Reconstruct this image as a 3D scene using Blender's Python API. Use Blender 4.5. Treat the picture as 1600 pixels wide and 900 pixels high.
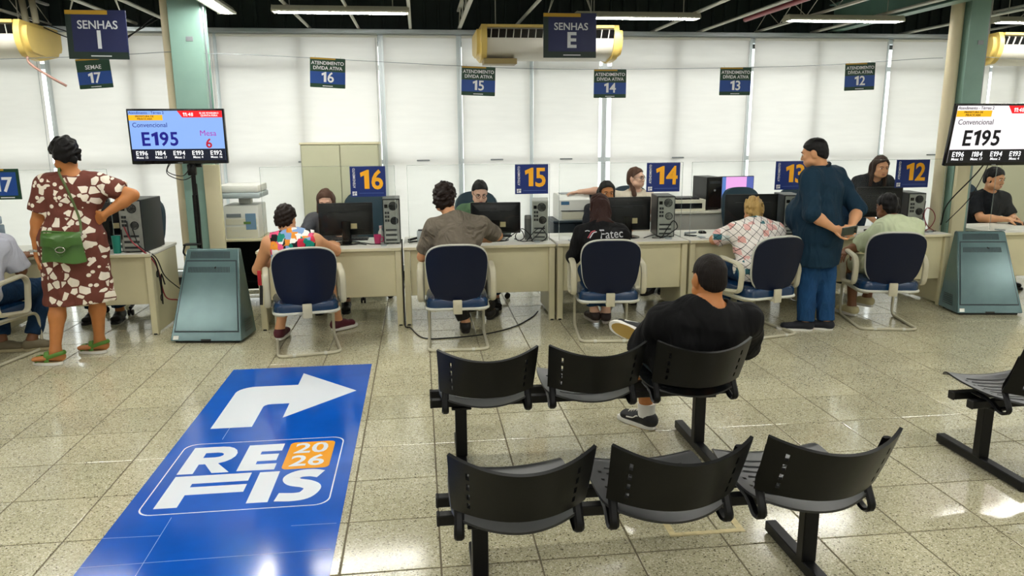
import bpy, bmesh, math, random
import numpy as np
from mathutils import Vector, Matrix, Euler
random.seed(7)
for o in list(bpy.data.objects): bpy.data.objects.remove(o, do_unlink=True)
SC = bpy.context.scene
COL = SC.collection
PI = math.pi
# ------------------------------------------------------------------ camera
CAM_H = 1.72
def cam_axes(yaw, pitch, roll):
    yaw, pitch, roll = map(math.radians, (yaw, pitch, roll))
    f = Vector((math.sin(yaw)*math.cos(pitch), math.cos(yaw)*math.cos(pitch), -math.sin(pitch)))
    r0 = Vector((math.cos(yaw), -math.sin(yaw), 0)); u0 = r0.cross(f)
    r = r0*math.cos(roll)+u0*math.sin(roll); u = -r0*math.sin(roll)+u0*math.cos(roll)
    return r, u, f
cr, cu, cf = cam_axes(6.934, 11.79, -0.40)
cam_data = bpy.data.cameras.new('camera'); cam_data.sensor_width = 36; cam_data.lens = 36*1167.6/1600
cam_data.clip_start = 0.05; cam_data.clip_end = 200
cam = bpy.data.objects.new('camera', cam_data); COL.objects.link(cam)
M = Matrix((cr, cu, -cf)).transposed().to_4x4(); M.translation = (0, 0, CAM_H)
cam.matrix_world = M
SC.camera = cam
# ------------------------------------------------------------------ world: bright overcast daylight outside the blinds
W = bpy.data.worlds.new('world'); SC.world = W; W.use_nodes = True
bg = W.node_tree.nodes['Background']; bg.inputs[0].default_value = (1.0, 0.995, 0.98, 1); bg.inputs[1].default_value = 3.15
SC.view_settings.view_transform = 'Standard'; SC.view_settings.look = 'None'
SC.view_settings.exposure = 0.4; SC.view_settings.gamma = 1.0; SC.view_settings.use_curve_mapping = False
LAMP_POWER = 50.0         # radiance of the ceiling fluorescent tubes
SC.cycles.max_bounces = 8; SC.cycles.diffuse_bounces = 4; SC.cycles.glossy_bounces = 4
SC.cycles.transparent_max_bounces = 12; SC.cycles.transmission_bounces = 6
SC.cycles.sample_clamp_indirect = 6.0
SC.cycles.use_denoising = True
# ------------------------------------------------------------------ materials
MATS = {}
def lin(c):
    if isinstance(c, str):
        c = c.lstrip('#'); c = [int(c[i:i+2], 16)/255 for i in (0, 2, 4)]
        return tuple((x/12.92 if x <= .04045 else ((x+.055)/1.055)**2.4) for x in c)
    return tuple(c)
def mat(name, col=(.5,.5,.5), rough=.5, metal=0., spec=.5, noise=0., nscale=20., bump=0., bscale=60., coat=0., emit=None, estr=0., alpha=1., trans=0., ior=1.45, rnd=0., sss=0.):
    if name in MATS: return MATS[name]
    m = bpy.data.materials.new(name); m.use_nodes = True; MATS[name] = m
    nt = m.node_tree; b = nt.nodes['Principled BSDF']
    c = lin(col); b.inputs['Base Color'].default_value = (*c, 1)
    b.inputs['Roughness'].default_value = rough; b.inputs['Metallic'].default_value = metal
    b.inputs['Specular IOR Level'].default_value = spec; b.inputs['IOR'].default_value = ior
    b.inputs['Coat Weight'].default_value = coat; b.inputs['Coat Roughness'].default_value = .08
    b.inputs['Alpha'].default_value = alpha; b.inputs['Transmission Weight'].default_value = trans
    if sss: b.inputs['Subsurface Weight'].default_value = sss; b.inputs['Subsurface Radius'].default_value = (.02,.008,.004)
    if emit is not None:
        b.inputs['Emission Color'].default_value = (*lin(emit), 1); b.inputs['Emission Strength'].default_value = estr
    tc = None
    if noise or bump:
        tc = nt.nodes.new('ShaderNodeTexCoord')
    if noise or rnd:
        mix = nt.nodes.new('ShaderNodeMix'); mix.data_type = 'RGBA'; mix.blend_type = 'MULTIPLY'; mix.inputs[0].default_value = 1
        mix.inputs[6].default_value = (*c, 1)
        rmp = nt.nodes.new('ShaderNodeMapRange'); rmp.inputs[1].default_value = .3; rmp.inputs[2].default_value = .7
        rmp.inputs[3].default_value = 1-noise; rmp.inputs[4].default_value = 1+noise
        if noise:
            n = nt.nodes.new('ShaderNodeTexNoise'); n.inputs['Scale'].default_value = nscale; n.inputs['Detail'].default_value = 4
            nt.links.new(tc.outputs['Object'], n.inputs['Vector']); nt.links.new(n.outputs[0], rmp.inputs[0])
        else:
            rmp.inputs[0].default_value = .5
        val = rmp.outputs[0]
        if rnd:
            oi = nt.nodes.new('ShaderNodeObjectInfo'); r2 = nt.nodes.new('ShaderNodeMapRange')
            r2.inputs[3].default_value = 1-rnd; r2.inputs[4].default_value = 1+rnd
            nt.links.new(oi.outputs['Random'], r2.inputs[0])
            mu = nt.nodes.new('ShaderNodeMath'); mu.operation = 'MULTIPLY'
            nt.links.new(val, mu.inputs[0]); nt.links.new(r2.outputs[0], mu.inputs[1]); val = mu.outputs[0]
        nt.links.new(val, mix.inputs[7]); nt.links.new(mix.outputs[2], b.inputs['Base Color'])
    if bump:
        n = nt.nodes.new('ShaderNodeTexNoise'); n.inputs['Scale'].default_value = bscale; n.inputs['Detail'].default_value = 3
        nt.links.new(tc.outputs['Object'], n.inputs['Vector'])
        bp = nt.nodes.new('ShaderNodeBump'); bp.inputs['Strength'].default_value = bump; bp.inputs['Distance'].default_value = .01
        nt.links.new(n.outputs[0], bp.inputs['Height']); nt.links.new(bp.outputs[0], b.inputs['Normal'])
    return m
def floor_material(name, base, dark, light, rough):
    m = bpy.data.materials.new(name); m.use_nodes = True; MATS[name] = m
    nt = m.node_tree; b = nt.nodes['Principled BSDF']; N = nt.nodes.new; Lk = nt.links.new
    geo = N('ShaderNodeNewGeometry')
    def vor(scale):
        v = N('ShaderNodeTexVoronoi'); v.inputs['Scale'].default_value = scale; Lk(geo.outputs['Position'], v.inputs['Vector']); return v
    v1 = vor(190); sep = N('ShaderNodeSeparateColor'); Lk(v1.outputs['Color'], sep.inputs[0])
    rp = N('ShaderNodeValToRGB'); cr_ = rp.color_ramp; cr_.interpolation = 'CONSTANT'
    els = [(0, dark), (.05, [.4*a+.6*c for a, c in zip(dark, base)]), (.18, base), (.62, [x*.86 for x in base]), (.74, base), (.86, light)]
    cr_.elements[0].position = 0; cr_.elements[0].color = (*els[0][1], 1)
    cr_.elements[1].position = els[1][0]; cr_.elements[1].color = (*els[1][1], 1)
    for p, c in els[2:]:
        e = cr_.elements.new(p); e.color = (*c, 1)
    Lk(sep.outputs[0], rp.inputs[0])
    n = N('ShaderNodeTexNoise'); n.inputs['Scale'].default_value = 1.7; n.inputs['Detail'].default_value = 5; Lk(geo.outputs['Position'], n.inputs['Vector'])
    oi = N('ShaderNodeObjectInfo')
    mr = N('ShaderNodeMapRange'); mr.inputs[1].default_value = .3; mr.inputs[2].default_value = .7; mr.inputs[3].default_value = .88; mr.inputs[4].default_value = 1.08; Lk(n.outputs[0], mr.inputs[0])
    mr2 = N('ShaderNodeMapRange'); mr2.inputs[3].default_value = .93; mr2.inputs[4].default_value = 1.05; Lk(oi.outputs['Random'], mr2.inputs[0])
    mu = N('ShaderNodeMath'); mu.operation = 'MULTIPLY'; Lk(mr.outputs[0], mu.inputs[0]); Lk(mr2.outputs[0], mu.inputs[1])
    mx = N('ShaderNodeMix'); mx.data_type = 'RGBA'; mx.blend_type = 'MULTIPLY'; mx.inputs[0].default_value = 1
    Lk(rp.outputs[0], mx.inputs[6]); Lk(mu.outputs[0], mx.inputs[7]); Lk(mx.outputs[2], b.inputs['Base Color'])
    mr3 = N('ShaderNodeMapRange'); mr3.inputs[1].default_value = .3; mr3.inputs[2].default_value = .7; mr3.inputs[3].default_value = rough*.7; mr3.inputs[4].default_value = rough*1.5; Lk(n.outputs[0], mr3.inputs[0])
    Lk(mr3.outputs[0], b.inputs['Roughness'])
    b.inputs['Specular IOR Level'].default_value = .62
    return m
def sheet_translucent(name, col, t=.5):
    m = bpy.data.materials.new(name); m.use_nodes = True; MATS[name] = m
    nt = m.node_tree; nt.nodes.remove(nt.nodes['Principled BSDF']); N = nt.nodes.new; Lk = nt.links.new
    out = nt.nodes['Material Output']
    d = N('ShaderNodeBsdfDiffuse'); tr = N('ShaderNodeBsdfTranslucent'); mx = N('ShaderNodeMixShader'); mx.inputs[0].default_value = t
    tc = N('ShaderNodeTexCoord'); mp = N('ShaderNodeMapping'); mp.inputs['Scale'].default_value = (1.3, 1, 9)
    n = N('ShaderNodeTexNoise'); n.inputs['Scale'].default_value = 2.2; n.inputs['Detail'].default_value = 6
    Lk(tc.outputs['Object'], mp.inputs[0]); Lk(mp.outputs[0], n.inputs['Vector'])
    rp = N('ShaderNodeValToRGB'); rp.color_ramp.elements[0].position = .3; rp.color_ramp.elements[1].position = .7
    rp.color_ramp.elements[0].color = (*[x*.96 for x in col], 1); rp.color_ramp.elements[1].color = (*col, 1)
    Lk(n.outputs[0], rp.inputs[0]); Lk(rp.outputs[0], d.inputs[0]); Lk(rp.outputs[0], tr.inputs[0])
    Lk(d.outputs[0], mx.inputs[1]); Lk(tr.outputs[0], mx.inputs[2]); Lk(mx.outputs[0], out.inputs[0])
    return m
def clear_sheet(name, tint, gloss, rough=.02):
    # thin clear pane: mostly transparent with a fresnel reflection
    m = bpy.data.materials.new(name); m.use_nodes = True; MATS[name] = m
    nt = m.node_tree; nt.nodes.remove(nt.nodes['Principled BSDF']); N = nt.nodes.new; Lk = nt.links.new
    t = N('ShaderNodeBsdfTransparent'); t.inputs[0].default_value = (*tint, 1)
    g = N('ShaderNodeBsdfGlossy'); g.inputs['Roughness'].default_value = rough
    fr = N('ShaderNodeLayerWeight'); fr.inputs[0].default_value = gloss
    mx = N('ShaderNodeMixShader'); Lk(fr.outputs['Fresnel'], mx.inputs[0]); Lk(t.outputs[0], mx.inputs[1]); Lk(g.outputs[0], mx.inputs[2])
    Lk(mx.outputs[0], nt.nodes['Material Output'].inputs[0])
    return m
# ------------------------------------------------------------------ mesh helpers
def V(*a): return np.array(a, float)
def nrm(v):
    v = np.asarray(v, float); l = np.linalg.norm(v); return v/l if l > 1e-12 else v
def frame_of(d, hint=(0,0,1)):
    d = nrm(d); h = np.asarray(hint, float)
    if abs(np.dot(d, nrm(h))) > .98: h = V(0,1,0) if abs(d[1]) < .9 else V(1,0,0)
    x = nrm(np.cross(h, d)); y = np.cross(d, x); return x, y, d
def rotm(rx=0, ry=0, rz=0):
    return np.array(Euler((math.radians(rx), math.radians(ry), math.radians(rz))).to_matrix())
class MB:
    def __init__(s): s.v = []; s.f = []; s.m = []; s.mi = 0
    def add(s, vs, fs):
        o = len(s.v); s.v += [tuple(map(float, p)) for p in vs]
        for f in fs: s.f.append(tuple(i+o for i in f)); s.m.append(s.mi)
        return s
    def box(s, c, sz, b=0., R=None):
        hx, hy, hz = (np.asarray(sz, float)/2); c = np.asarray(c, float)
        if b <= 0:
            vs = [V(x,y,z) for x in (-hx,hx) for y in (-hy,hy) for z in (-hz,hz)]
            fs = [(0,1,3,2),(4,6,7,5),(0,4,5,1),(2,3,7,6),(0,2,6,4),(1,5,7,3)]
        else:
            b = min(b, hx*.95, hy*.95, hz*.95); bm = bmesh.new(); bmesh.ops.create_cube(bm, size=1)
            for q in bm.verts: q.co = (q.co.x*hx*2, q.co.y*hy*2, q.co.z*hz*2)
            bmesh.ops.bevel(bm, geom=bm.edges[:], offset=b, segments=1 if b < .006 else 2, affect='EDGES', profile=.5)
            bm.verts.index_update()
            vs = [np.array(q.co) for q in bm.verts]; fs = [tuple(q.index for q in f.verts) for f in bm.faces]; bm.free()
        if R is not None: vs = [R @ p for p in vs]
        return s.add([p+c for p in vs], fs)
    def bx(s, x0, x1, y0, y1, z0, z1, b=0.):
        return s.box(((x0+x1)/2,(y0+y1)/2,(z0+z1)/2), (abs(x1-x0),abs(y1-y0),abs(z1-z0)), b)
    def cyl(s, p0, p1, r0, r1=None, n=16, caps=True):
        r1 = r0 if r1 is None else r1; p0 = np.asarray(p0, float); p1 = np.asarray(p1, float)
        x, y, d = frame_of(p1-p0); vs = []
        for p, r in ((p0,r0),(p1,r1)):
            for i in range(n):
                a = 2*PI*i/n; vs.append(p+r*(math.cos(a)*x+math.sin(a)*y))
        fs = [(i,(i+1)%n,n+(i+1)%n,n+i) for i in range(n)]
        if caps: fs += [tuple(range(n-1,-1,-1)), tuple(range(n,2*n))]
        return s.add(vs, fs)
    def tube(s, pts, r, n=8, closed=False, flat=1.0, hint=(0,0,1)):
        pts = [np.asarray(p, float) for p in pts]; k = len(pts); vs = []
        x = None
        rs = r if hasattr(r, '__len__') else [r]*k
        for i in range(k):
            if closed: t = nrm(pts[(i+1)%k]-pts[i-1])
            else: t = nrm(pts[min(i+1,k-1)]-pts[max(i-1,0)])
            if x is None: x, y, _ = frame_of(t, hint)
            else:
                x = nrm(x-np.dot(x,t)*t); y = np.cross(t, x)
            for j in range(n):
                a = 2*PI*j/n; vs.append(pts[i]+rs[i]*(math.cos(a)*x+flat*math.sin(a)*y))
        fs = []
        for i in range(k if closed else k-1):
            i2 = (i+1)%k
            for j in range(n): fs.append((i*n+j, i*n+(j+1)%n, i2*n+(j+1)%n, i2*n+j))
        if not closed: fs += [tuple(range(n-1,-1,-1)), tuple(range((k-1)*n, k*n))]
        return s.add(vs, fs)
    def prism(s, poly, a, b, ax='y'):
        # poly: 2-D outline; extruded between a and b along ax
        n = len(poly)
        def p3(p, t): return {'y': (p[0],t,p[1]), 'x': (t,p[0],p[1]), 'z': (p[0],p[1],t)}[ax]
        vs = [p3(p,a) for p in poly]+[p3(p,b) for p in poly]
        fs = [(i,(i+1)%n,n+(i+1)%n,n+i) for i in range(n)]+[tuple(range(n-1,-1,-1)), tuple(range(n,2*n))]
        return s.add(vs, fs)
    def lathe(s, prof, c=(0,0,0), n=20, ax=(0,0,1)):
        x, y, d = frame_of(ax); c = np.asarray(c, float); vs = []; k = len(prof)
        for r, h in prof:
            for i in range(n):
                a = 2*PI*i/n; vs.append(c+d*h+r*(math.cos(a)*x+math.sin(a)*y))
        fs = [(j*n+i, j*n+(i+1)%n, (j+1)*n+(i+1)%n, (j+1)*n+i) for j in range(k-1) for i in range(n)]
        fs += [tuple(range(n-1,-1,-1)), tuple(range((k-1)*n, k*n))]
        return s.add(vs, fs)
    def ball(s, c, r, n=12, m=8, R=None):
        r = (r,r,r) if not hasattr(r,'__len__') else r; vs = []; c = np.asarray(c, float)
        for j in range(1, m):
            t = PI*j/m
            for i in range(n):
                a = 2*PI*i/n; vs.append(V(r[0]*math.sin(t)*math.cos(a), r[1]*math.sin(t)*math.sin(a), r[2]*math.cos(t)))
        vs += [V(0,0,r[2]), V(0,0,-r[2])]; T, B = len(vs)-2, len(vs)-1
        fs = [(j*n+i, (j+1)*n+i, (j+1)*n+(i+1)%n, j*n+(i+1)%n) for j in range(m-2) for i in range(n)]
        fs += [(T, i, (i+1)%n) for i in range(n)]+[(B, (m-2)*n+(i+1)%n, (m-2)*n+i) for i in range(n)]
        if R is not None: vs = [R @ p for p in vs]
        return s.add([p+c for p in vs], fs)
    def sheet(s, fn, nu, nv, th, skip=None):
        # fn(u,v)->point ; thick sheet, offset along the normal by th ; skip(i,j)->True leaves a hole
        P = np.array([[fn(i/nu, j/nv) for j in range(nv+1)] for i in range(nu+1)])
        du = np.gradient(P, axis=0); dv = np.gradient(P, axis=1); Nn = np.cross(du, dv); Nn /= np.linalg.norm(Nn, axis=2, keepdims=True)+1e-12
        Q = P+Nn*th; A = (nu+1)*(nv+1); idx = lambda i,j: i*(nv+1)+j
        vs = list(P.reshape(-1,3))+list(Q.reshape(-1,3)); fs = []; hole = [[bool(skip and skip(i,j)) for j in range(nv)] for i in range(nu)]
        for i in range(nu):
            for j in range(nv):
                if hole[i][j]: continue
                a,b,c,d = idx(i,j),idx(i+1,j),idx(i+1,j+1),idx(i,j+1)
                fs.append((d,c,b,a)); fs.append((A+a,A+b,A+c,A+d))
                if i == 0 or hole[i-1][j]: fs.append((a,A+a,A+d,d))
                if i == nu-1 or hole[i+1][j]: fs.append((b,c,A+c,A+b))
                if j == 0 or hole[i][j-1]: fs.append((a,b,A+b,A+a))
                if j == nv-1 or hole[i][j+1]: fs.append((d,A+d,A+c,c))
        return s.add(vs, fs)
    def mesh(s, name, mats, angle=35):
        me = bpy.data.meshes.new(name); me.from_pydata(s.v, [], s.f)
        for m in (mats if isinstance(mats, (list, tuple)) else [mats]): me.materials.append(m)
        if any(s.m): me.polygons.foreach_set('material_index', s.m)
        me.polygons.foreach_set('use_smooth', [True]*len(me.polygons))
        me.update()
        try: me.set_sharp_from_angle(angle=math.radians(angle))
        except Exception: pass
        return me
    def build(s, name, mats, parent=None, loc=None, rot=None, angle=35, fix=True):
        me = s.mesh(name, mats, angle)
        if fix:
            bm = bmesh.new(); bm.from_mesh(me); bmesh.ops.recalc_face_normals(bm, faces=bm.faces); bm.to_mesh(me); bm.free()
        return link(name, me, parent, loc, rot)
def link(name, data, parent=None, loc=None, rot=None):
    o = bpy.data.objects.new(name, data); COL.objects.link(o)
    if parent is not None: o.parent = parent
    if loc is not None: o.location = loc
    if rot is not None: o.rotation_euler = rot
    return o
def thing(name, label, cat, loc=(0,0,0), rz=0., group=None, rot=None):
    o = bpy.data.objects.new(name, None); COL.objects.link(o); o.empty_display_size = .1
    o.location = loc; o.rotation_euler = rot if rot else (0, 0, math.radians(rz))
    return tag(o, label, cat, group)
def tag(o, label=None, cat=None, group=None, kind=None):
    if label: o['label'] = label
    if cat: o['category'] = cat
    if group: o['group'] = group
    if kind: o['kind'] = kind
    return o
def struct(o): o['kind'] = 'structure'; return o
def copy_tree(o, parent=None, loc=None, rz=None, label=None):
    c = o.copy(); COL.objects.link(c)
    if parent is not None: c.parent = parent
    if loc is not None: c.location = loc
    if rz is not None: c.rotation_euler = (0, 0, math.radians(rz))
    if label: c['label'] = label
    for ch in list(o.children): copy_tree(ch, c)
    return c
def text_mesh(txt, size, bold=0., ext=.0008, align='CENTER', shear=0., space=1.0, sx=1.0):
    cu = bpy.data.curves.new('txt', 'FONT'); cu.body = txt; cu.size = size; cu.align_x = align; cu.align_y = 'CENTER'
    cu.offset = bold*size; cu.extrude = ext; cu.shear = shear; cu.space_character = space; cu.resolution_u = 3
    o = bpy.data.objects.new('txt', cu); COL.objects.link(o)
    dg = bpy.context.evaluated_depsgraph_get(); me = bpy.data.meshes.new_from_object(o.evaluated_get(dg))
    bpy.data.objects.remove(o, do_unlink=True); bpy.data.curves.remove(cu)
    if sx != 1.0: me.transform(Matrix.Diagonal((sx,1,1,1)))
    return me
GLY = {}
def glyph(ch, bold):
    if (ch, bold) not in GLY:
        if ch == '1':
            b = .075+bold*1.3; m = MB(); m.prism([(0,0),(2*b*.95,0),(2*b*.95,.71*1.0),(.12*1.0,.71*1.0),(-.13-b*.3,.60),(-.13-b*.3+.02,.50-b*.55),(0,.545-b*.4)], -.0008, .0008, 'z'); GLY[(ch,bold)] = m.mesh('glyph','' and None or MATS['sign_white'] if 'sign_white' in MATS else mat('glyph_tmp'))
        else: GLY[(ch,bold)] = text_mesh(ch, 1.0, bold, .0008, 'LEFT')
    return GLY[(ch,bold)]
def number_mesh(txt, size, bold, align, sx):
    vs, fs, x, gap = [], [], 0., .085
    for ch in txt:
        if ch == ' ': x += .3; continue
        me = glyph(ch, bold); co = np.array([v.co for v in me.vertices]); base = 0. if ch == '1' else GLY_BASE
        x0, x1 = co[:,0].min(), co[:,0].max(); o = len(vs); vs += [((c[0]-x0+x)*size*sx, (c[1]-base-.355)*size, c[2]) for c in co]; fs += [tuple(i+o for i in p.vertices) for p in me.polygons]; x += (x1-x0)+gap
    W_ = (x-gap)*size*sx; sh = -W_/2 if align == 'CENTER' else 0
    me = bpy.data.meshes.new('digits'); me.from_pydata([(a+sh,b,c) for a,b,c in vs], [], fs); return me
GLY_BASE = 0.
def lettering(txt, size, m, parent, x, z, y=-.003, bold=0., align='CENTER', name='lettering', rz=0., shear=0., space=1.0, sx=1.0):
    # text standing upright in the local XZ plane and read from the -Y side
    me = number_mesh(txt, size, bold, align, sx) if '1' in txt and txt[0] in 'E1I' else text_mesh(txt, size, bold, .0008, align, shear, space, sx); me.materials.clear(); me.materials.append(m)
    return link(name, me, parent, (x, y, z), (PI/2, -math.radians(rz), 0))
_e = np.array([v.co for v in text_mesh('E', 1.0).vertices]); GLY_BASE = float(_e[:,1].min()); GLY_CAP = float(_e[:,1].max()-_e[:,1].min())
def arc(c, r, a0, a1, n, pl='xz'):
    out = []
    for i in range(n+1):
        a = math.radians(a0+(a1-a0)*i/n); p = (c[0]+r*math.cos(a), c[1]+r*math.sin(a)); out.append(p)
    return out
def rrect(w, h, r, n=5):
    return arc((w/2-r,h/2-r),r,0,90,n)+arc((-w/2+r,h/2-r),r,90,180,n)+arc((-w/2+r,-h/2+r),r,180,270,n)+arc((w/2-r,-h/2+r),r,270,360,n)
def smooth_path(pts, n=6):
    # Catmull-Rom through pts
    P = [np.asarray(p, float) for p in pts]; P = [2*P[0]-P[1]]+P+[2*P[-1]-P[-2]]; out = []
    for i in range(1, len(P)-2):
        for k in range(n):
            t = k/n; a,b,c,d = P[i-1],P[i],P[i+1],P[i+2]
            out.append(.5*((2*b)+(c-a)*t+(2*a-5*b+4*c-d)*t*t+(3*b-3*c+d-a)*t**3))
    out.append(P[-2]); return out
def fillet(pts, r, n=5):
    # round the inner corners of a polyline
    P = [np.asarray(p, float) for p in pts]; out = [P[0]]
    for i in range(1, len(P)-1):
        a = nrm(P[i-1]-P[i]); b = nrm(P[i+1]-P[i]); d = min(r, np.linalg.norm(P[i-1]-P[i])*.49, np.linalg.norm(P[i+1]-P[i])*.49)
        s, e = P[i]+a*d, P[i]+b*d
        for k in range(n+1):
            t = k/n; out.append((1-t)**2*s+2*t*(1-t)*P[i]+t*t*e)
    out.append(P[-1]); return out
# ------------------------------------------------------------------ palette
beige = mat('desk_laminate', '#d3cca8', .42, noise=.05, nscale=3)
beige_edge = mat('desk_edge', '#dcd5b4', .4)
white_top = mat('desk_top', '#e3e1d6', .35, noise=.03, nscale=4)
blackp = mat('black_plastic', '#07090a', .4, spec=.35)
black_gloss = mat('black_gloss', '#08090b', .18)
darkgrey = mat('dark_grey_metal', '#2b2f31', .45, .3)
alu = mat('aluminium', '#b9c2c6', .32, .75)
alu_lite = mat('light_aluminium', '#cfd6d8', .4, .5)
galv = mat('galvanised_steel', '#b7b8ac', .5, .35)
white_plastic = mat('white_plastic', '#e2e2da', .4)
cream_plastic = mat('cream_plastic', '#d8d4be', .45)
white_paint = mat('white_letter', '#e9ebea', .5)
grey_metal = mat('grey_metal', '#8d9296', .4, .4)
rubber = mat('rubber', '#15130f', .7)
roof_green = mat('roof_sheet', '#10201b', .6, noise=.3, nscale=5)
joist_m = mat('joist_paint', '#d2d2c6', .45, .1)
col_green = mat('column_paint', '#82a397', .35, noise=.05, nscale=6)
col_green2 = mat('column_paint_dark', '#6f9486', .35, noise=.05, nscale=6)
pipe_cream = mat('pipe_cream', '#d8ccab', .45)
wall_white = mat('wall_paint', '#dcdbd2', .7, noise=.03, nscale=2)
grout = mat('grout', '#655b42', .6, noise=.15, nscale=8)
tile_m = floor_material('terrazzo_tile', (.51,.475,.315), (.11,.095,.055), (.68,.65,.50), .115)
blind_m = sheet_translucent('blind_fabric', (.92,.91,.89), .5)
pane_m = clear_sheet('window_pane', (.93,.96,.95), .25)
acryl = clear_sheet('acrylic', (.975,.985,.98), .18)
# ------------------------------------------------------------------ floor
X0, X1, Y0, Y1 = -7.6, 9.6, -5.0, 9.05
CEIL = 3.7
fl = struct(MB().bx(X0, X1, Y0, Y1, -.06, -.003).build('floor', grout)); fl['label'] = 'floor of speckled beige terrazzo tiles'
TX, TY, OX, OY = .4047, .4123, .038, .268
def tile_mesh():
    bm = MB(); g = .0075; x, y = TX/2-g/2, TY/2-g/2; b = .0022
    vs = [(-x,-y,-.004),(x,-y,-.004),(x,y,-.004),(-x,y,-.004),(-x,-y,-b*.5),(x,-y,-b*.5),(x,y,-b*.5),(-x,y,-b*.5),(-x+b,-y+b,0),(x-b,-y+b,0),(x-b,y-b,0),(-x+b,y-b,0)]
    fs = [(i,(i+1)%4,4+(i+1)%4,4+i) for i in range(4)]+[(4+i,4+(i+1)%4,8+(i+1)%4,8+i) for i in range(4)]+[(8,9,10,11)]
    return bm.add(vs, fs)
tm = tile_mesh(); tile_me = tm.mesh('floor_tile', tile_m, 20)
cells = []
for i in range(int((X0-OX)/TX)-1, int((X1-OX)/TX)+1):
    for j in range(int((Y0-OY)/TY)-1, int((Y1-OY)/TY)+1):
        cx, cy = OX+(i+.5)*TX, OY+(j+.5)*TY
        if not (X0+.15 < cx < X1-.15 and Y0+.15 < cy < Y1-.15): continue
        d = Vector((cx, cy, -CAM_H)); dz = d.dot(cf)
        vis = False
        if dz > .3:
            px, py = 800+1167.6*d.dot(cr)/dz, 450-1167.6*d.dot(cu)/dz
            vis = -60 < px < 1660 and 300 < py < 1000
        cells.append((not vis, cy, cx))
cells.sort()
far = MB()
for k, (nv, cy, cx) in enumerate(cells):
    if k < 290 and not nv: link('floor_tile', tile_me, fl, (cx, cy, 0))
    else: far.add([(a+cx, b+cy, c) for a, b, c in tm.v], tm.f)
tag(far.build('floor_tile_field', tile_m, fl, fix=False), kind='stuff')
# ------------------------------------------------------------------ walls behind and beside
def wall(name, x0, x1, y0, y1, z0, z1, m, lab):
    o = struct(MB().bx(x0, x1, y0, y1, z0, z1).build(name, m)); o['label'] = lab; return o
wall('wall_left', X0-.15, X0, Y0, Y1+.4, 0, CEIL, wall_white, 'plain white side wall on the left')
wall('wall_right', X1, X1+.15, Y0, Y1+.4, 0, CEIL, wall_white, 'plain white side wall on the right')
wall('wall_front', X0, X1, Y0-.15, Y0, 0, CEIL, wall_white, 'plain white wall behind the waiting benches')
# ------------------------------------------------------------------ window wall behind the desks
WY = 8.98
wb = struct(MB().bx(X0, X1, WY-.02, WY+.12, -.06, .11).build('wall_back', wall_white)); wb['label'] = 'low sill under the long window wall'
bb = struct(MB().bx(X0, X1, WY-.035, WY-.02, 0, .09, .003).build('baseboard_back', darkgrey)); bb['label'] = 'dark skirting under the window wall'
# dark ribbed fascia above the windows, one panel per bay
fas = struct(MB().bx(X0, X1, WY+.14, WY+.2, 2.7, CEIL).build('trim_1', roof_green)); fas['label'] = 'dark green ribbed metal fascia above the windows'
pm = MB(); pm.bx(-.235, .235, -.012, 0, 2.72, CEIL-.02, .004)
for r in (-.235, -.08, .08): pm.bx(r, r+.03, -.035, 0, 2.72, CEIL-.02, .004)
pme = pm.mesh('ribbed_panel', roof_green)
for k in range(int((X1-X0)/.47)): link('ribbed_panel', pme, fas, (X0+.26+k*.47, WY+.14, 0))
hd = struct(MB().bx(X0, X1, 8.78, 8.98, 2.80, 2.845, .004).build('trim_2', alu)); hd['label'] = 'aluminium head rail running along the top of the blinds'
mods = [-5.74+.8833*k for k in range(15)]
mods = [-6.6, -5.72, -4.83, -3.95, -3.08, -2.18, -1.29, -.39, .49, 1.325, 2.21, 3.06, 3.985, 4.835, 5.745, 6.6, 7.5, 8.4]
for n in range(len(mods)-1):
    a, b = mods[n], mods[n+1]
    w = bpy.data.objects.new('window_%d' % (n+1), None); COL.objects.link(w); w.location = ((a+b)/2, WY, 0); struct(w); w['label'] = 'tall aluminium window behind the roller blinds'
    h = (b-a)/2; f = MB()
    f.bx(-h, -h+.03, -.04, .05, .11, 2.8, .003); f.bx(h-.03, h, -.04, .05, .11, 2.8, .003)
    for z in (.11, 1.36, 2.42, 2.74): f.bx(-h+.03, h-.03, -.035, .045, z, z+.055, .003)
    f.build('window_frame', alu_lite, w)
    for z0, z1 in ((.165, 1.36), (1.415, 2.42), (2.475, 2.74)): MB().bx(-h+.03, h-.03, .0, .006, z0, z1).build('pane', pane_m, w)
bl = [(-5.70, -3.995), (-3.90, -2.195), (-2.16, -.422), (-.358, .46), (.52, 1.303), (1.347, 2.13), (2.275, 3.953), (4.017, 5.713), (5.777, 7.1), (7.14, 8.4)]
names = ['far left of the window wall, beyond the leftmost mullion', 'between the leftmost mullion and the left green column', 'right of the left green column, behind the beige cabinet',
 'right of the beige cabinet, behind ceiling sign 15', 'left of the open gap, behind counter sign 15', 'under the cream air conditioner in the middle', 'behind ceiling signs 14 and 13',
 'behind ceiling sign 12 and the standing man', 'behind the right green column', 'at the far right end of the window wall']
BY = 8.88
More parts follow.
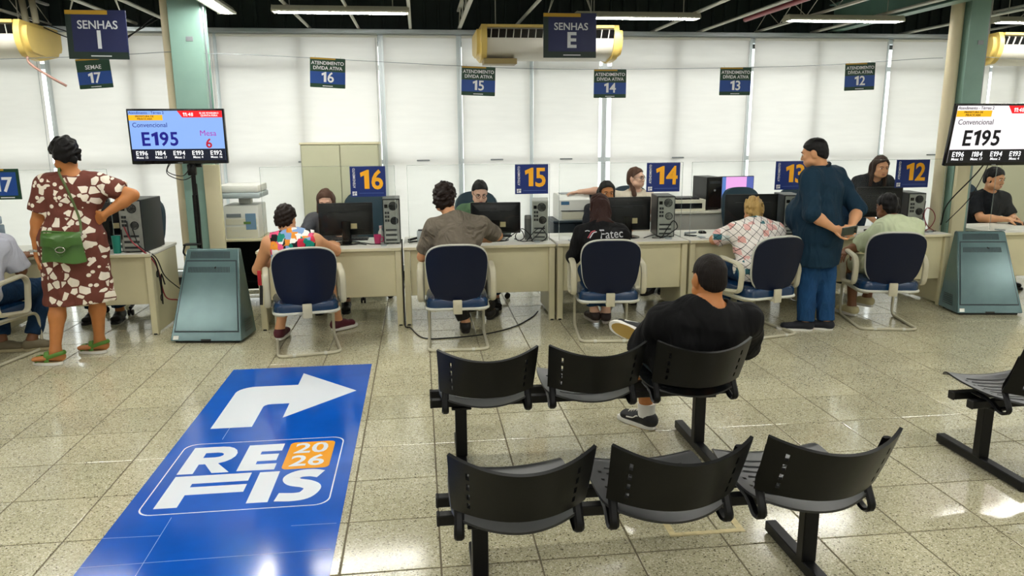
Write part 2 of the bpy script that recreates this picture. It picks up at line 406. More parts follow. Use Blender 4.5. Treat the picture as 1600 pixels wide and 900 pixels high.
for (a, b), nm in zip(bl, names):
    t = thing('roller_blind', 'white translucent roller blind '+nm, 'blind', ((a+b)/2, BY, 0), group='roller blinds along the window wall')
    w = (b-a)/2
    m = MB(); m.sheet(lambda u, v: (-w+2*w*u, .004*math.sin(7*u*w+v*3)+.003*math.sin(17*v), 2.775-2.57*v), max(8, int(w*16)), 24, .0012)
    m.build('fabric', blind_m, t, fix=False)
    MB().cyl((-w, .0, 2.782), (w, .0, 2.782), .017, n=12).build('roller', white_plastic, t)
    MB().bx(-w, w, -.008, .008, .185, .21, .004).build('bottom_bar', white_plastic, t)
    MB().bx(-.075, .075, -.018, -.004, 1.395, 1.412, .004).build('pull_handle', grey_metal, t)
    if w > .5: MB().tube([(w-.02,-.025,2.76),(w-.02,-.027,1.8),(w-.03,-.03,.95)], .0022, 5).build('pull_cord', grey_metal, t)
# ------------------------------------------------------------------ roof and joists
rf = struct(MB().bx(X0-.15, X1+.15, Y0-.15, WY+.3, CEIL, CEIL+.12).build('ceiling', roof_green)); rf['label'] = 'dark metal roof above the hall'
dm = MB(); dm.prism([(-.45,CEIL),(-.45,CEIL-.02),(-.3,CEIL-.02),(-.27,CEIL-.06),(-.18,CEIL-.06),(-.15,CEIL-.02),(.15,CEIL-.02),(.18,CEIL-.06),(.27,CEIL-.06),(.3,CEIL-.02),(.45,CEIL-.02),(.45,CEIL)], Y0, WY+.12)
dme = dm.mesh('roof_sheet', roof_green)
for k in range(19): link('roof_sheet', dme, rf, (X0+.45+k*.91, 0, 0))
def joist(x, z, name, lab, kind='truss', yend=8.96, m=joist_m):
    if kind == 'bar':
        t = tag(MB().tube([(0,0,0),(0,-9,0)], .017, 6).build(name, m, loc=(x, yend, z)), lab, 'pipe', 'steel bars under the roof'); return t
    t = thing(name, lab, 'joist', (x, yend, z), group='steel roof joists')
    MB().bx(-.02, .02, -9, 0, 0, .022, .003).build('lower_chord', m, t)
    MB().bx(-.02, .02, -9, 0, .2, .222, .003).build('upper_chord', m, t)
    w = MB()
    for k in range(15):
        y = -k*.6; w.tube([(0,y,.02),(0,y-.3,.2)], .005, 4); w.tube([(0,y-.3,.2),(0,y-.6,.02)], .005, 4)
    w.build('web', m, t); return t
jl = [(-3.88,2.87,'truss','slim steel joist over the left edge of the blinds'),(-3.0,2.90,'bar','thin pale bar running back over the hanging sign with letter I'),(-2.55,2.88,'bar','thin pale bar just left of the left green column'),
 (-1.16,2.87,'bar','thin pale bar left of the long lamp above the cabinet'),(-.62,2.86,'bar','thin pale bar above the middle of the lamp over the cabinet'),(-.05,2.86,'bar','thin pale bar above the right end of the lamp over the cabinet'),
 (.50,2.86,'truss','steel joist left of the cream air conditioner'),(1.12,2.88,'bar','thin pale bar above the cream air conditioner'),(2.76,2.86,'bar','thin pale bar right of the hanging sign with letter E'),
 (3.32,2.86,'bar','thin pale bar above ceiling sign 13'),(4.05,2.86,'truss','steel joist left of the red fire pipe'),(5.9,2.86,'bar','thin pale bar beside the right green column'),
 (4.75,2.87,'bar','thin pale bar left of the green roof girder'),(6.9,2.88,'truss','steel joist at the far right beyond the green column')]
for x, z, k, lab in jl: joist(x, z, 'roof_joist' if k == 'truss' else 'roof_bar', lab, k)
tag(MB().cyl((0,0,0),(0,-4.5,0),.026,n=12).build('fire_pipe', mat('fire_pipe_red','#a3494f',.4), loc=(3.45,7.9,2.86)), 'red fire pipe running back under the roof', 'pipe')
gb = thing('roof_girder', 'green steel girder running back left of the right column', 'girder', (5.0, 8.9, 2.87))
MB().bx(-.07,.07,-7,0,0,.012).build('lower_flange', col_green2, gb); MB().bx(-.006,.006,-7,0,.012,.3).build('girder_web', col_green2, gb); MB().bx(-.07,.07,-7,0,.3,.312).build('upper_flange', col_green2, gb)
# ------------------------------------------------------------------ columns
def column(x0, x1, y0, y1, lab, pipe_x, pipe_y, tr, pr=.047):
    cx, cy = (x0+x1)/2, (y0+y1)/2; w, d = (x1-x0)/2, (y1-y0)/2
    t = thing('steel_column', lab, 'column', (cx, cy, 0))
    m = MB(); m.bx(-w, w, -d, -d+.014, 0, CEIL-.07, .003); m.bx(-w, w, d-.014, d, 0, CEIL-.07, .003); m.bx(-w+.012, -w+.03, -d+.014, d-.014, 0, CEIL-.07); m.bx(w-.03, w-.012, -d+.014, d-.014, 0, CEIL-.07)
    m.build('box_section', col_green, t)
    MB().bx(-w-.03, w+.03, -d-.03, d+.03, 0, .014, .003).build('base_plate', col_green2, t)
    p = MB().cyl((pipe_x-cx, pipe_y-cy, 0), (pipe_x-cx, pipe_y-cy, CEIL-.06), pr, n=20); p.build('down_pipe', pipe_cream, t)
    MB().bx(tr[0]-cx, tr[1]-cx, -d-.045, -d, 0, tr[2], .006).build('cable_trunking', beige, t)
    MB().cyl((w+.02, -d+.03, 0), (w+.02, -d+.03, CEIL-.06), .009, n=8).build('conduit', grey_metal, t)
    MB().bx(.0, .06, -d-.006, -d, 2.52, 2.56, .002).build('column_plate', grey_metal, t)
    return t
column(-2.13, -1.86, 7.16, 7.38, 'pale green steel column behind the left wall screen', -2.185, 7.30, (-1.94, -1.80, 1.45))
column(5.32, 5.52, 6.98, 7.20, 'pale green steel column behind the right screen', 5.28, 7.12, (5.33, 5.47, 1.5), .06)
# ------------------------------------------------------------------ ceiling lamps
tube_m = mat('lamp_tube', (1,1,1), .5, emit=(1.0,.985,.93), estr=LAMP_POWER)
lamp_house = mat('lamp_housing', '#b4b39f', .4)
def lamp(x, y, z, lab, L=1.22, rz=0., rods=True):
    t = thing('ceiling_lamp', lab, 'lamp', (x, y, z), rz, group='fluorescent ceiling lamps')
    MB().prism([(-.055,.0),(-.075,.0),(-.085,.012),(-.055,.055),(.055,.055),(.085,.012),(.075,0),(.055,0),(.04,.018),(-.04,.018)], -L/2, L/2, 'x').build('housing', lamp_house, t)
    MB().bx(-L/2+.03, L/2-.03, -.034, .034, -.006, .013, .004).build('diffuser', tube_m, t)
    for s in (-1, 1):
        MB().prism([(-.085,-.004),(-.085,.014),(-.055,.057),(.055,.057),(.085,.014),(.085,-.004)], s*L/2-.006, s*L/2+.006, 'x').build('end_cap', lamp_house, t)
        if rods: MB().cyl((s*L*.38,0,.055),(s*L*.38,0,CEIL-.06-z), .005, n=6).build('hanging_rod', galv, t)
    return t
LZ = 2.80
lamp(-.66, 7.36, LZ, 'fluorescent lamp hanging above the beige cabinet'); lamp(2.17, 7.5, LZ, 'fluorescent lamp partly behind the hanging sign with letter E')
lamp(4.32, 7.5, LZ-.005, 'fluorescent lamp above ceiling sign 12'); lamp(6.6, 7.5, LZ, 'fluorescent lamp at the far right behind the green column')
lamp(-1.72, 6.6, LZ+.01, 'fluorescent lamp running back beside the left green column', rz=90, L=1.9)
lamp(-3.6, 7.36, LZ+.1, 'fluorescent lamp over the far left desk')
for yy in (4.7, 2.2, -.4, -3.0):
    for xx in (-5.2, -2.6, 0, 2.6, 5.2, 7.8):
        lamp(xx+.25, yy, LZ+.02, 'fluorescent lamp in the ceiling rows over the waiting area', L=1.5)
# ------------------------------------------------------------------ desks
DY, DZ = 6.67, .72
def desk(x0, x1, lab, holes=False, depth=.72):
    w = x1-x0; t = thing('service_desk', lab, 'desk', ((x0+x1)/2, DY+depth/2, 0), group='beige service desks in a row')
    h = w/2; d = depth/2
    MB().bx(-h+.002, h-.002, -d-.012, d, DZ-.028, DZ, .008).build('desk_top', white_top, t)
    MB().bx(-h+.002, h-.002, -d-.016, -d-.0125, DZ-.026, DZ-.003, .001).build('edge_band', beige_edge, t)
    MB().bx(-h+.06, h-.06, -d+.03, -d+.05, .27, DZ-.029, .003).build('modesty_panel', beige, t)
    for s in (-1, 1):
        MB().bx(s*h-s*.004, s*h-s*.058, -d, -d+.05, .0, DZ-.029, .004).build('desk_leg', beige, t)
        e = MB().bx(s*h-s*.004, s*h-s*.03, -d+.051, d-.04, .02, DZ-.029, .003).build('side_panel', beige, t)
        MB().cyl((s*h-s*.03, -d+.02, -.0), (s*h-s*.03, -d+.02, .012), .026, n=10).build('levelling_foot', rubber, t)
        if holes and s == 1:
            for yy, zz in ((-.24,.52),(-.2,.3)):
                MB().lathe([(.0305,0),(.0305,.003),(.02,.003),(.02,0)], (s*h-.004, yy, zz), 14, (1,0,0)).build('cable_grommet', rubber, e)
    return t
desk(-5.2, -3.78, 'beige desk at the left edge of the picture'); desk(-3.72, -2.31, 'beige desk in front of the woman in the brown dress', True)
desk(-1.44, -.18, 'beige service desk of the customer in the colourful top'); desk(-.165, 1.215, 'beige service desk of the man in the grey T-shirt'); desk(1.23, 2.475, 'beige service desk of the long-haired girl in black')
desk(2.49, 3.79, 'beige service desk of the blonde woman'); desk(3.805, 5.135, 'beige service desk of the customer in pale green'); desk(5.6, 7.0, 'beige desk at the right edge behind the grey kiosk')
# ------------------------------------------------------------------ visitor chairs
navy = mat('navy_vinyl', '#050f26', .38, spec=.3, bump=.03, bscale=25)
navy_seat = mat('navy_vinyl_seat', '#0c2c4c', .2, spec=.6)
chair_beige = mat('chair_beige', '#b9b49c', .38)
chair_rim = mat('chair_rim', '#c4c4b8', .4)
def seat_outline(w, d, r=.09): return rrect(w, d, r, 6)
def visitor_chair(x, y, rz, lab):
    t = thing('visitor_chair', lab, 'chair', (x, y, 0), rz, group='navy visitor chairs at the desks')
    m = MB()
    lv = [(.335,.92),(.35,1.0),(.40,1.0),(.422,.95),(.430,.8),(.428,.4)]
    out = seat_outline(.50, .50); n = len(out); vs = []
    for z, k in lv: vs += [(p[0]*k, p[1]*k, z+(.012*(1-(p[1]/.25)**2) if k < .9 else 0)) for p in out]
    fs = [(j*n+i, j*n+(i+1)%n, (j+1)*n+(i+1)%n, (j+1)*n+i) for j in range(len(lv)-1) for i in range(n)]+[tuple(range(n-1,-1,-1)), tuple(range((len(lv)-1)*n, len(lv)*n))]
    m.add(vs, fs).build('seat', navy_seat, t)
    MB().tube([(p[0]*1.005, p[1]*1.005, .340) for p in out], .012, 8, True).build('seat_rim', chair_rim, t)
    # backrest: a rounded shell, wider towards the top, curved in plan and tilted back
    def bp(u, v):  # u,v in -1..1
        w_ = .205+.05*(v*.5+.5)-.0
        r = max(abs(u), abs(v)); sq = (abs(u)**3.4+abs(v)**3.4)**(1/3.4)
        k = r/sq if sq > 1e-6 else 1
        uu, vv = u*k, v*k
        X = uu*w_; Z = .235*vv; Y = -.035*(1-uu*uu)-.05*0
        a = math.radians(11); return V(X, -.235+Y-Z*math.sin(a), .632+Z*math.cos(a))
    NU, NV = 16, 16
    def ring():
        R = []
        for i in range(NU): R.append((-1+2*i/NU, -1))
        for i in range(NV): R.append((1, -1+2*i/NV))
        for i in range(NU): R.append((1-2*i/NU, 1))
        for i in range(NV): R.append((-1, 1-2*i/NV))
        return [bp(*p) for p in R]
    b = MB(); b.sheet(lambda u, v: bp(-1+2*u, -1+2*v), NU, NV, .022); bo = b.build('backrest', navy, t)
    b = MB(); b.sheet(lambda u, v: bp((-1+2*u)*.93, (-1+2*v)*.93)+V(0,.034,0), 10, 10, .03); b.build('back_cushion', navy, t)
    MB().tube([p+V(0,.004,.0) for p in ring()], .011, 8, True).build('back_rim', chair_rim, t)
    br = MB(); br.box((0,-.29,.365), (.072,.02,.115), .006); br.box((0,-.24,.325), (.07,.10,.016), .004); br.cyl((0,-.3025,.375),(0,-.297,.375),.012,n=10)
    br.build('back_bracket', chair_beige, t)
    pth = fillet([(-.17,-.2,.322),(-.235,-.17,.322),(-.235,.29,.322),(-.235,.30,.0135),(-.24,-.285,.0135),(.24,-.285,.0135),(.235,.30,.0135),(.235,.29,.322),(.235,-.17,.322),(.17,-.2,.322)], .07, 6)
    fr = MB().tube(pth, .0125, 10); fr.build('cantilever_frame', chair_beige, t)
    g = MB()
    for p in ((-.12,-.285),(.12,-.285)): MB().cyl((p[0]-.012,p[1],.0135),(p[0]+.012,p[1],.0135),.0155,n=10).build('floor_glide', chair_rim, t)
    for s in (-1, 1):
        X = s*.29
        lp = [(X,-.17,.40),(X,.13,.36),(X,.165,.60),(X,.12,.655),(X,-.14,.63),(X,-.19,.57)]
        q = lp+[lp[0], lp[1]]
        ff = fillet([( (np.array(lp[-1])+np.array(lp[0]))/2 )]+lp+[((np.array(lp[-1])+np.array(lp[0]))/2)], .06, 5)[:-1]
        a = MB().tube(ff, .018, 8, True, flat=1.5, hint=(1,0,0)).build('armrest', chair_beige, t)
        MB().tube([(s*.2,-.03,.325),(X,-.02,.38)], .012, 6).build('arm_bracket', chair_beige, a)
    return t
CH = {}
ch0 = visitor_chair(-.955, 6.10, 11, 'navy visitor chair of the customer in the colourful sleeveless top')
def chair_copy(x, y, rz, lab): return copy_tree(ch0, None, (x, y, 0), rz, lab)
chair_copy(.275, 6.06, -1.5, 'navy visitor chair of the man in the grey T-shirt'); chair_copy(1.555, 6.13, -6, 'navy visitor chair of the long-haired girl in the black shirt')
chair_copy(2.87, 6.06, 13, 'navy visitor chair of the blonde woman in the patterned blouse'); chair_copy(4.09, 6.14, -13, 'navy visitor chair of the customer in the pale green T-shirt')
chair_copy(-3.40, 6.08, -13, 'navy visitor chair at the left edge under the man in the white shirt')
# ------------------------------------------------------------------ staff chairs (five-star base on castors)
def staff_back(u, v):
    u, v = -1+2*u, -1+2*v; r = max(abs(u), abs(v)); sq = (abs(u)**3+abs(v)**3)**(1/3); k = r/sq if sq > 1e-6 else 1; a, b = u*k, v*k
    return V(a*(.215+.025*b), -.285-.03*b-.05*(1-a*a), .82+.28*b)
def staff_chair(x, y, rz, lab):
    t = thing('office_chair', lab, 'chair', (x, y, 0), rz, group='staff swivel chairs behind the desks')
    MB().box((0,0,.46), (.48,.46,.08), .035).build('seat', navy, t)
    MB().sheet(staff_back, 16, 16, .045).build('backrest', mat('staff_back','#12313f',.45), t)
    MB().tube([(0,-.1,.42),(0,-.28,.44),(0,-.34,.62)], .02, 8).build('back_post', blackp, t)
    MB().cyl((0,0,.09),(0,0,.43),.028,n=12).build('gas_lift', black_gloss, t)
    for k in range(5):
        a = 2*PI*k/5+.4; c, s = math.cos(a), math.sin(a)
        l = MB().tube([(.03*c,.03*s,.12),(.29*c,.29*s,.075)], [.024,.016], 8).build('base_arm', blackp, t)
        w = MB()
        for e in (-.016, .016): w.cyl((.29*c-s*e-.008*-s, .29*s+c*e-.008*c, .029),(.29*c-s*e+.008*-s, .29*s+c*e+.008*c, .029),.029,n=12)
        w.cyl((.29*c,.29*s,.03),(.29*c,.29*s,.075),.009,n=8); w.build('castor', rubber, l)
    return t
sc0 = staff_chair(-.62, 7.95, 176, 'staff swivel chair with tall dark back behind counter sign 16')
for x, y, r, l in ((.60,7.72,180,'staff swivel chair behind the desk of the man in the grey T-shirt'),(1.97,7.76,178,'staff swivel chair behind the desk of the long-haired girl in black'),(3.60,7.70,185,'empty staff swivel chair behind the desk of the blonde woman'),(4.28,7.95,160,'staff swivel chair behind the desk of the customer in pale green'),(-2.85,7.75,180,'staff swivel chair behind the desk with the woman in the brown dress'),(6.35,7.85,180,'staff swivel chair behind the far right desk')):
    copy_tree(sc0, None, (x,y,0), r, l)
# ------------------------------------------------------------------ waiting benches
bench_black = mat('bench_plastic', '#060707', .36, spec=.28, bump=.02, bscale=40)
bench_seat = mat('bench_seat_plastic', '#0c0e0f', .33, spec=.75)
bench_steel = mat('bench_steel', '#060607', .4, spec=.3)
def bench(x, y, lab):
    t = thing('waiting_bench', lab, 'bench', (x, y, 0), group='black three-seat waiting benches')
    for yy in (-.075, .06):
        b = MB().bx(.03, 1.64, yy-.02, yy+.02, .352, .392, .003).build('beam', bench_steel, t)
        for xx in (.028, 1.642): MB().box((xx, yy, .372), (.012,.044,.044), .004).build('end_cap', rubber, b)
    for xx in (.18, 1.475):
        p = MB().bx(xx-.03, xx+.03, -.03, .02, .05, .352, .004).build('leg_post', bench_steel, t)
        f = MB().bx(xx-.025, xx+.025, -.31, .30, .008, .055, .004).build('foot_bar', bench_steel, t)
        for yy in (-.29, .28): MB().cyl((xx,yy,0),(xx,yy,.009),.018,n=10).build('foot_pad', rubber, f)
        MB().bx(xx-.05, xx+.05, -.11, .09, .340, .3525, .002).build('mount_plate', bench_steel, p)
    for cx in (.30, .832, 1.365):
        def sp(u, v):
            X = (-1+2*u)*.23*(1-.10*abs(-1+2*v)**4*1); Y = -.215+.44*v; a = -1+2*u
            z = .425+.022*a*a-.02*math.sin(v*PI)*(1-a*a*.5)+(.02*(v-.1) if v > .1 else 0)-(.03*((v-.85)/.15)**2 if v > .85 else 0)
            Y -= .085*(1-a*a)*(1-v)**3
            return V(cx+X, Y, z)
        slots = {(i,j) for i in (3,28) for j in (9,13,17,21)}
        s_ = MB(); s_.sheet(sp, 32, 32, -.008, lambda i, j: (i, j) in slots); so = s_.build('seat', bench_seat, t)
        rb = MB()
        for k in range(7):
            vv = .2+.09*k; rb.tube([sp(.16+.68*q/10, vv)+V(0,0,.0015) for q in range(11)], .003, 4)
        tag(rb.build('seat_rib', bench_seat, so), kind='stuff')
        def bp(u, v):
            a = -1+2*u; wv = .222+.012*v
            X = a*wv; Y = -.205-.10*(1-a*a)-.105*v; z = .487+.20*v-.01*(1-a*a)*(1-v)+.04*v*v*a*a
            return V(cx+X, Y, z)
        sl = {(i,j) for i in (5,38) for j in (4,5,6,9,10,11,14,15,16,19,20,21)}
        b_ = MB(); b_.sheet(bp, 44, 26, .012, lambda i, j: (i, j) in sl); bo = b_.build('backrest', bench_black, t)
        for s in (-1, 1):
            e = 0.0 if s < 0 else 1.0
            pth = [bp(e, .82)+V(-s*.02,.012,0), bp(e, .5)+V(-s*.02,.012,0), bp(e, .05)+V(-s*.02,.012,0), V(cx+s*.205,-.245,.405), V(cx+s*.205,-.225,.375), V(cx+s*.205,-.19,.372), V(cx+s*.2,-.12,.40), V(cx+s*.2,.0,.405)]
            MB().tube(smooth_path(pth, 4), .017, 6, flat=.45, hint=(0,1,0)).build('back_bracket', bench_steel, bo)
    return t
bn = bench(0.0, 2.53, 'nearest black three-seat bench, empty, at the bottom edge')
copy_tree(bn, None, (-.005, 3.70, 0), None, 'black three-seat bench on which the man in the black T-shirt sits'); copy_tree(bn, None, (2.67, 3.31, 0), None, 'black bench cut by the right edge, below the right kiosk')
# ------------------------------------------------------------------ grey kiosks
kio = mat('kiosk_grey', '#5f797b', .2, .3, spec=.65, noise=.08, nscale=5, bump=.02, bscale=8)
kio2 = mat('kiosk_dark', '#18232a', .5, .1)
def kiosk(x, y, rz, lab):
    t = thing('kiosk', lab, 'kiosk', (x, y, 0), rz, group='grey sloped kiosks')
    wb_, wt, H, d0, d1, db = .305, .222, .755, 0., .30, .36
    def P(s, f, z):  # s -1..1 ; f 0 front..1 back
        k = z/H; w = wb_+(wt-wb_)*k; yf = d0+(d1-d0)*k; return V(s*w, yf+(db-yf)*f, z)
    c = [P(-1,0,.02),P(1,0,.02),P(1,1,.02),P(-1,1,.02),P(-1,0,H),P(1,0,H),P(1,1,H),P(-1,1,H)]
    m = MB().add(c, [(0,1,5,4),(1,2,6,5),(2,3,7,6),(3,0,4,7),(4,5,6,7),(3,2,1,0)]); me_ = m.mesh('body', kio, 20)
    bm = bmesh.new(); bm.from_mesh(me_); bmesh.ops.recalc_face_normals(bm, faces=bm.faces); bmesh.ops.bevel(bm, geom=bm.edges[:], offset=.006, segments=2, affect='EDGES'); bm.to_mesh(me_); bm.free()
    body = link('body', me_, t)
    nrmv = nrm(V(0,-H,(d1-d0)))
    def F(s, z, off=.0): return P(s,0,z)+nrmv*off
    def quad(s0, s1, z0, z1, off, th):
        a = [F(s0,z0,off),F(s1,z0,off),F(s1,z1,off),F(s0,z1,off)]; b = [q+nrmv*th for q in a]
        return a+b, [(0,1,2,3),(4,5,6,7),(0,1,5,4),(1,2,6,5),(2,3,7,6),(3,0,4,7)]
    dr = MB().add(*quad(-.9,.9,.10,.655,.0,.005)).build('access_panel', kio, t)
    sm = MB()
    for q in ((-.93,-.9,.10,.655),(.9,.93,.10,.655),(-.93,.93,.09,.10),(-.93,.93,.655,.665)): sm.add(*quad(*q, .0, .0015))
    sm.build('panel_seam', kio2, body)
    for z0, z1, n, off in ((.68,.735,30,.0),(.565,.61,28,.0052)):
        v = MB()
        for k in range(n):
            s0 = -.8+1.5*k/n; v.add(*quad(s0, s0+.026, z0, z1, off, .0015))
        v.build('vent_slot', kio2, dr if off else body)
    MB().add(*quad(-.93,-.78,.032,.062,.0,.002)).build('label_sticker', white_plastic, body)
    MB().add(*quad(-.14,.14,.021,.035,.0,.0025)).build('base_notch', rubber, body)
    MB().cyl((.04,.24,.61),(.04,.225,.605),.006,n=8).build('panel_lock', rubber, dr)
    for s in (-1, 1):
        lv = MB()
        for k in range(6):
            z = .07+k*.018
            lv.add([P(s,.25,z)+V(s*.001,0,0),P(s,.8,z)+V(s*.001,0,0),P(s,.8,z+.008)+V(s*.003,0,0),P(s,.25,z+.008)+V(s*.003,0,0)], [(0,1,2,3)])
        lv.build('side_louvre', kio2, body, fix=False)
    MB().bx(-.27,.27,.03,.33,0,.02,.004).build('plinth', rubber, t)
    return t
ki = kiosk(-1.822, 6.305, -8, 'grey sloped kiosk standing under the left screen')
copy_tree(ki, None, (5.285, 6.225, 0), -9, 'grey sloped kiosk standing under the right screen')
# ------------------------------------------------------------------ beige two-door cabinets
def cabinet(x0, x1, y, h, lab):
    w = (x1-x0)/2; t = thing('cabinet', lab, 'cabinet', ((x0+x1)/2, y+.2, 0))
    cm = mat('cabinet_paint', '#c3c3a6', .45, noise=.03, nscale=3); ce = mat('cabinet_edge', '#b4b49a', .5)
    MB().bx(-w, w, -.18, .2, .03, h, .004).build('carcass', ce, t)
    MB().bx(-w-.006, w+.006, -.205, .2, h, h+.022, .004).build('top_panel', beige_edge, t)
    for s in (-1, 1):
        d = MB().bx(s*.004, s*(w-.012), -.2, -.181, .07, h-.006, .003).build('cabinet_door', cm, t)
        MB().tube(smooth_path([(s*.04,-.2,h*.6),(s*.04,-.225,h*.6-.02),(s*.04,-.225,h*.6-.1),(s*.04,-.2,h*.6-.12)],3), .006, 6).build('door_handle', alu, d)
    MB().bx(-w+.02, w-.02, -.16, .18, 0, .03).build('plinth', rubber, t)
    return t
cabinet(-1.268, -.43, 8.40, 1.60, 'tall beige two-door cabinet behind counter 16')
cabinet(6.55, 7.35, 8.3, 1.62, 'tall beige cabinet behind the man at the right edge')
# ------------------------------------------------------------------ monitors, computer towers, printers
def monitor(x, y, rz, w, h, zc, lab, lit=None):
    t = thing('monitor', lab, 'monitor', (x, y, DZ if lit is None else lit), rz, group='desk monitors')
    z0 = zc-t.location.z
    m = MB(); m.box((0,0,z0), (w,.022,h), .008); m.build('display_shell', blackp, t)
    m = MB(); m.add([(-w*.46,.011,z0-h*.44),(w*.46,.011,z0-h*.44),(w*.46,.011,z0+h*.44),(-w*.46,.011,z0+h*.44),(-w*.3,.045,z0-h*.3),(w*.3,.045,z0-h*.3),(w*.3,.045,z0+h*.2),(-w*.3,.045,z0+h*.2)], [(0,1,5,4),(1,2,6,5),(2,3,7,6),(3,0,4,7),(4,5,6,7)])
    if lit is None:
        # the back faces the customers, local -Y is the screen side here, so turn the shell round
        for i, p in enumerate(m.v): m.v[i] = (p[0], -p[1], p[2])
        b = m.build('back_housing', blackp, t)
        v = MB().bx(-w*.33, w*.33, -.047, -.044, z0+h*.235, z0+h*.25); v.build('vent_slot', darkgrey, b)
        MB().bx(-w*.1, w*.1, -.0475, -.045, z0+h*.20, z0+h*.217).build('port_label', darkgrey, b)
        MB().bx(-w*.47, w*.47, .0113, .0125, z0-h*.44, z0+h*.46).build('screen', mat('screen_glow','#20242a',.2,emit='#9fb4d0',estr=.5), t)
        MB().tube([(0,-.055,z0-h*.05),(0,-.06,.12),(0,-.05,.015)], [.045,.04,.045], 10, flat=.45, hint=(0,1,0)).build('neck', black_gloss, t)
        MB().lathe([(.125,0),(.125,.008),(.1,.014),(.02,.02)], (0,-.02,0), 24).build('foot', black_gloss, t)
        MB().bx(-w*.02,w*.02,-.0465,-.044,z0+h*.3,z0+h*.33,.001).build('maker_badge', darkgrey, b)
        st = MB().bx(w*.08,w*.2,-.048,-.0455,z0-h*.28,z0-h*.12).build('paper_sticker', mat('sticker_tan','#b7aa80',.6), b)
    else:
        MB().bx(-w*.48, w*.48, -.0125, -.0112, z0-h*.46, z0+h*.47).build('screen', screen_pink(), t)
        m.build('back_housing', blackp, t)
        MB().bx(-.03,.03,.0,.03,.015,z0,.004).build('neck', blackp, t); MB().lathe([(.11,0),(.11,.008),(.02,.018)], (0,.01,0), 20).build('foot', blackp, t)
    return t
def screen_pink():
    if 'screen_pink' in MATS: return MATS['screen_pink']
    m = mat('screen_pink', '#303a60', .2); nt = m.node_tree; b = nt.nodes['Principled BSDF']
    tc = nt.nodes.new('ShaderNodeTexCoord'); sp = nt.nodes.new('ShaderNodeSeparateXYZ'); nt.links.new(tc.outputs['Generated'], sp.inputs[0])
    rp = nt.nodes.new('ShaderNodeValToRGB'); rp.color_ramp.interpolation = 'CONSTANT'; e = rp.color_ramp.elements
    e[0].position = 0; e[0].color = (*lin('#5a7fc0'),1); e[1].position = .2; e[1].color = (*lin('#f0a8e4'),1); q = e.new(.8); q.color = (*lin('#5560a8'),1)
    nt.links.new(sp.outputs['X'], rp.inputs[0]); nt.links.new(rp.outputs[0], b.inputs['Emission Color']); b.inputs['Emission Strength'].default_value = .85
    return m
monitor(-.685, 7.0, 4, .49, .30, .945, 'back of the black monitor on the desk of the customer in the colourful top'); monitor(.70, 7.0, -6, .47, .29, .93, 'back of the black monitor on the desk of the man in the grey T-shirt')
monitor(1.96, 6.98, 2, .48, .32, .945, 'back of the black monitor on the desk of the long-haired girl in black'); monitor(3.22, 7.0, -3, .53, .30, .96, 'back of the black monitor on the desk of the blonde woman'); monitor(4.545, 6.98, -4, .47, .30, 1.01, 'back of the black monitor on the desk of the customer in pale green')
monitor(-2.80, 7.1, 20, .46, .30, .98, 'black monitor behind the woman in the brown dress')
case_b = mat('case_black', '#1d2225', .4, .3); case_rear = mat('case_rear', '#9da19a', .42, .5, noise=.1, nscale=20); case_lite = mat('case_light', '#b9bbb4', .45, .2)
def tower(x, y, rz, w, h, lab, side, d=.36, z=DZ, front=False):
    t = thing('computer_tower', lab, 'computer', (x, y, z), rz, group='computer towers on the desks')
    MB().bx(-w/2, w/2, -d/2, d/2, .008, h, .004).build('case', side, t)
    for s in (-1,1): MB().bx(s*(w/2-.03)-.012, s*(w/2-.03)+.012, -d/2+.03, d/2-.03, 0, .008).build('case_foot', rubber, t)
    if front:
        MB().bx(-w/2+.008, w/2-.008, -d/2-.008, -d/2, .02, h-.015, .003).build('front_bezel', black_gloss, t); MB().bx(-w*.35,w*.35,-d/2-.011,-d/2-.008,h*.8,h*.88,.001).build('drive_bay', darkgrey, t); MB().cyl((0,-d/2-.012,h*.6),(0,-d/2-.008,h*.6),.012,n=12).build('power_button', grey_metal, t); return t
    Y = -d/2
    r = MB().bx(-w/2+.008, w/2-.008, Y-.004, Y, .015, h-.012, .001).build('rear_plate', case_rear, t)
    f = MB(); f.lathe([(.040,0),(.040,.004),(.034,.004),(.034,.0)], (w*.1, Y-.004, h*.84), 20, (0,-1,0))
    for k in range(6): a = k*PI/3; f.tube([(w*.1,Y-.006,h*.84),(w*.1+.036*math.cos(a),Y-.006,h*.84+.036*math.sin(a))], .0016, 4)
    for rr in (.012,.024): f.tube([(w*.1+rr*math.cos(a),Y-.006,h*.84+rr*math.sin(a)) for a in np.linspace(0,2*PI,16)[:-1]], .0014, 4, True)
    f.build('fan_grille', darkgrey, r)
    MB().bx(-w*.4,-w*.2,Y-.007,Y-.004,h*.8,h*.88,.001).build('power_socket', black_gloss, r)
    p = MB()
    for k in range(6): p.bx(-w*.38+.022*(k%2),-w*.38+.018+.022*(k%2),Y-.008,Y-.004,h*.5+.035*(k//2),h*.5+.03+.035*(k//2)-.008)
    p.build('port_block', darkgrey, r)
    q = MB(); q.lathe([(.036,0),(.036,.003),(.03,.003),(.03,0)], (w*.16,Y-.004,h*.52),18,(0,-1,0)); q.build('case_fan', darkgrey, r)
    for k in range(5): MB().bx(-w*.36,w*.3,Y-.006,Y-.004,h*.08+k*h*.055,h*.08+k*h*.055+h*.035).build('slot_cover', case_lite if k%2 else darkgrey, r)
    return t
tower(-.268, 7.06, 1, .155, .415, 'computer tower beside the pink cup on the desk of the customer in the colourful top', case_b); tower(1.13, 7.04, -9, .15, .375, 'pale computer tower beside the grey cylindrical speaker', case_lite)
